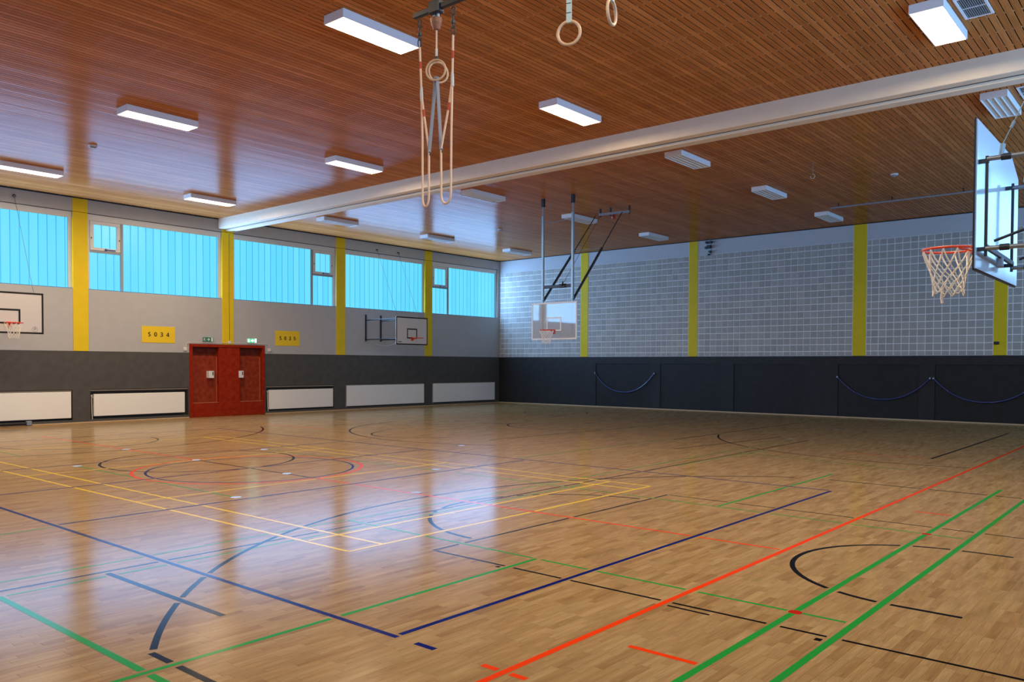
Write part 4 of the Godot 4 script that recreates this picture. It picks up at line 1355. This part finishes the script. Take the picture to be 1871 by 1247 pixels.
# ---------------------------------------------------------------- gymnastic rings
func build_rings():
	var X := -25.45
	# cross bar that carries the ropes
	var b := thing("ring_rig", "steel cross bar rig hanging from the ceiling with shackles for ropes", "ring rig", Vector3(X, 0, 0))
	var st := mb()
	bar(st, Vector3(0, 5.845, 20.93), Vector3(0, 5.845, 22.1), 0.05, 0.06, Vector3.UP, 0.006)
	obj("cross_bar", st, M.steel_dark, b)
	st = mb()
	bx(st, Vector3(-0.05, 5.78, 21.2), Vector3(0.05, 5.92, 21.36), 0.012)
	obj("clamp", st, M.steel_dark, b)
	for dz in [21.25, 21.31]:
		st = mb()
		tube(st, [Vector3(0, 5.74, dz), Vector3(0, CEIL, dz)], 0.016, 8)
		obj("rod", st, M.galv, b)
	st = mb()
	lathe(st, [Vector2(0, 5.60), Vector2(0.035, 5.61), Vector2(0.06, 5.68), Vector2(0.065, 5.73), Vector2(0, 5.74)], Vector3(0, 0, 21.285), 14)
	obj("wooden_cone", st, M.cone_wood, b)
	for z in [21.02, 21.539]:
		st = mb()
		tube(st, ring_pts(Vector3(0, 5.74, z), Vector3.BACK, Vector3.UP * 1.7, 0.028, 14), 0.008, 6, true)
		tube(st, [Vector3(0, 5.70, z), Vector3(0, 5.56, z)], 0.013, 8)
		tube(st, [Vector3(0, 5.64, z), Vector3(0, 5.61, z)], 0.024, 8)
		tube(st, ring_pts(Vector3(0, 5.535, z), Vector3.BACK, Vector3.UP * 1.8, 0.028, 14), 0.007, 6, true)
		obj("shackle", st, M.steel_dark, b)
	# two rope slings whose loops hang low; their inner ends are tied to the grey strap
	for s in [[21.02, 21.049, 21.13, 21.172, 21.066, "left rope sling of the rig, looped low in front of the beam", 3.705, 4.98], [21.539, 21.529, 21.421, 21.361, 21.515, "right rope sling of the rig, looped low in front of the beam", 3.70, 5.04]]:
		var r := thing("rope_sling", s[5], "rope", Vector3(X, 0, 0), "rope slings on the rig")
		st = mb()
		var inner: float = s[3]
		var outer: float = s[4]
		var mid := (inner + outer) / 2
		var rad := absf(inner - outer) / 2
		var sg := signf(inner - outer)
		var bot: float = s[6]
		var pts := [Vector3(0, 5.49, s[0]), Vector3(0, s[7], s[1]), Vector3(0, 4.45, outer)]
		for k in 11:
			var a := PI - PI * k / 10.0
			pts.append(Vector3(0, bot + 0.10 - sin(a) * 0.10, mid + sg * cos(a) * rad * 0.95))
		pts.append(Vector3(0, 4.29, inner))
		tube(st, pts, 0.0125, 7)
		obj("rope", st, M.rope, r)
		st = mb()
		tube(st, [Vector3(0.0, s[7] - 0.02, s[1]), Vector3(0.0, 4.75, lerpf(s[1], inner, 0.3)), Vector3(0, 4.31, inner)], 0.0125, 7)
		obj("rope_end", st, M.rope, r)
		st = mb()
		tube(st, [Vector3(0, s[7] + 0.06, s[1]), Vector3(0, s[7] - 0.02, s[1]), Vector3(0, s[7] - 0.10, s[1] + 0.004)], [0.014, 0.019, 0.016], 8)
		obj("splice", st, M.splice, r)
		for y in [5.28, 4.74]:
			st = mb()
			var zz: float = lerpf(s[0], s[1], (5.49 - y) / (5.49 - s[7])) if y > s[7] else lerpf(s[1], inner, 0.32)
			var dz: float = 0.0 if y > s[7] else (inner - s[1]) * 0.05
			tube(st, [Vector3(0, y + 0.04, zz - dz), Vector3(0, y - 0.04, zz + dz)], 0.0145, 7)
			obj("red_band", st, M.rope_red, r)
	# centre cord with the pair of rings and the strap draped through them
	st = mb()
	tube(st, [Vector3(0, 5.60, 21.285), Vector3(0, 5.29, 21.285)], 0.010, 7)
	var cord := obj("cord", st, M.rope, b)
	st = mb()
	tube(st, [Vector3(0, 5.40, 21.285), Vector3(0, 5.31, 21.285)], 0.014, 7)
	obj("sleeve", st, M.splice, cord)
	obj("clip", box(Vector3(-0.015, 5.28, 21.267), Vector3(0.015, 5.32, 21.303), 0.004), M.black, cord)
	for k in 2:
		var yaw: float = [0.45, 1.15][k]
		var u := Vector3(sin(yaw), 0, cos(yaw))
		var o := thing("gymnastic_ring", ["wooden ring on the rope rig, right of the overlapping pair", "wooden ring on the rope rig, left of the overlapping pair"][k], "gymnastic ring", Vector3(X + [-0.02, 0.05][k], 5.165, 21.285 + [0.012, -0.02][k]), "wooden gymnastic rings")
		st = mb()
		tube(st, ring_pts(Vector3.ZERO, u, Vector3.UP, 0.110, 36), 0.011, 10, true)
		obj("ring", st, M.ring_wood, o)
	var g := thing("grey_strap", "grey webbing strap draped through the rings, both ends hanging", "strap", Vector3(X, 0, 0))
	st = mb()
	for e in [[21.275, 21.172], [21.297, 21.361]]:
		bar(st, Vector3(0, 5.09, e[0]), Vector3(0, 4.29, e[1]), 0.012, 0.048, Vector3.RIGHT, 0.003)
	bx(st, Vector3(-0.03, 5.06, 21.26), Vector3(0.03, 5.10, 21.312), 0.01)
	obj("webbing", st, M.strap, g)
	st = mb()
	for z in [21.172, 21.361]: tube(st, ring_pts(Vector3(0, 4.28, z), Vector3.BACK, Vector3.UP, 0.02, 12), 0.005, 5, true)
	obj("end_ring", st, M.steel_dark, g)
	# the two rings nearer the camera on pale straps
	for k in 2:
		var p: Vector3 = [Vector3(X, 5.113, 23.078), Vector3(X, 5.177, 23.56)][k]
		var yaw: float = [0.35, 1.8][k]
		var u := Vector3(sin(yaw), 0, cos(yaw))
		var o := thing("gymnastic_ring", ["wooden gymnastic ring seen round, hanging on a pale strap at the top", "wooden gymnastic ring seen edge on, right of the round one at the top"][k], "gymnastic ring", p, "wooden gymnastic rings")
		st = mb()
		tube(st, ring_pts(Vector3.ZERO, u, Vector3.UP, 0.110, 40), 0.0145, 10, true)
		obj("ring", st, M.ring_wood, o)
		var s := thing("ring_strap", ["pale webbing strap holding the ring seen round", "pale webbing strap holding the ring seen edge on"][k], "strap", p, "pale ring straps")
		st = mb()
		var nrm := u.cross(Vector3.UP)
		bar(st, Vector3(0, 0.095, 0) + nrm * 0.016, Vector3(0, CEIL - p.y, 0) + nrm * 0.016, 0.046, 0.004, nrm)
		bar(st, Vector3(0, 0.095, 0) - nrm * 0.016, Vector3(0, 0.5, 0) - nrm * 0.012, 0.046, 0.004, nrm)
		bar(st, Vector3(0, 0.094, 0) - nrm * 0.018, Vector3(0, 0.094, 0) + nrm * 0.018, 0.046, 0.004, Vector3.UP)
		obj("webbing", st, M.strap_pale, s)
		st = mb()
		for y in 5: bx(st, Vector3(-0.024, 0.18 + y * 0.09, -0.0025), Vector3(0.024, 0.185 + y * 0.09, 0.0025), 0, Basis(u, Vector3.UP, nrm), nrm * 0.0195)
		obj("stitching", st, M.steel_dark, s)

func _ready():
	rng.seed = 20240611
	setup()
	make_materials()
	build_floor()
	build_ceiling()
	build_wall_left()
	build_windows()
	build_wall_back()
	build_other_walls()
	build_beam()
	build_lamps()
	build_door()
	build_radiators()
	build_signs()
	build_ceiling_fittings()
	build_wall_details()
	wall_hoop(-23.53, "white backboard hoop cut by the left edge, on arms from the window wall", 0.59, 0)
	wall_hoop(-8.43, "white backboard hoop on the window wall, in front of a yellow pilaster", 0.57, 1)
	hanging_hoop()
	near_hoop()
	build_rings()
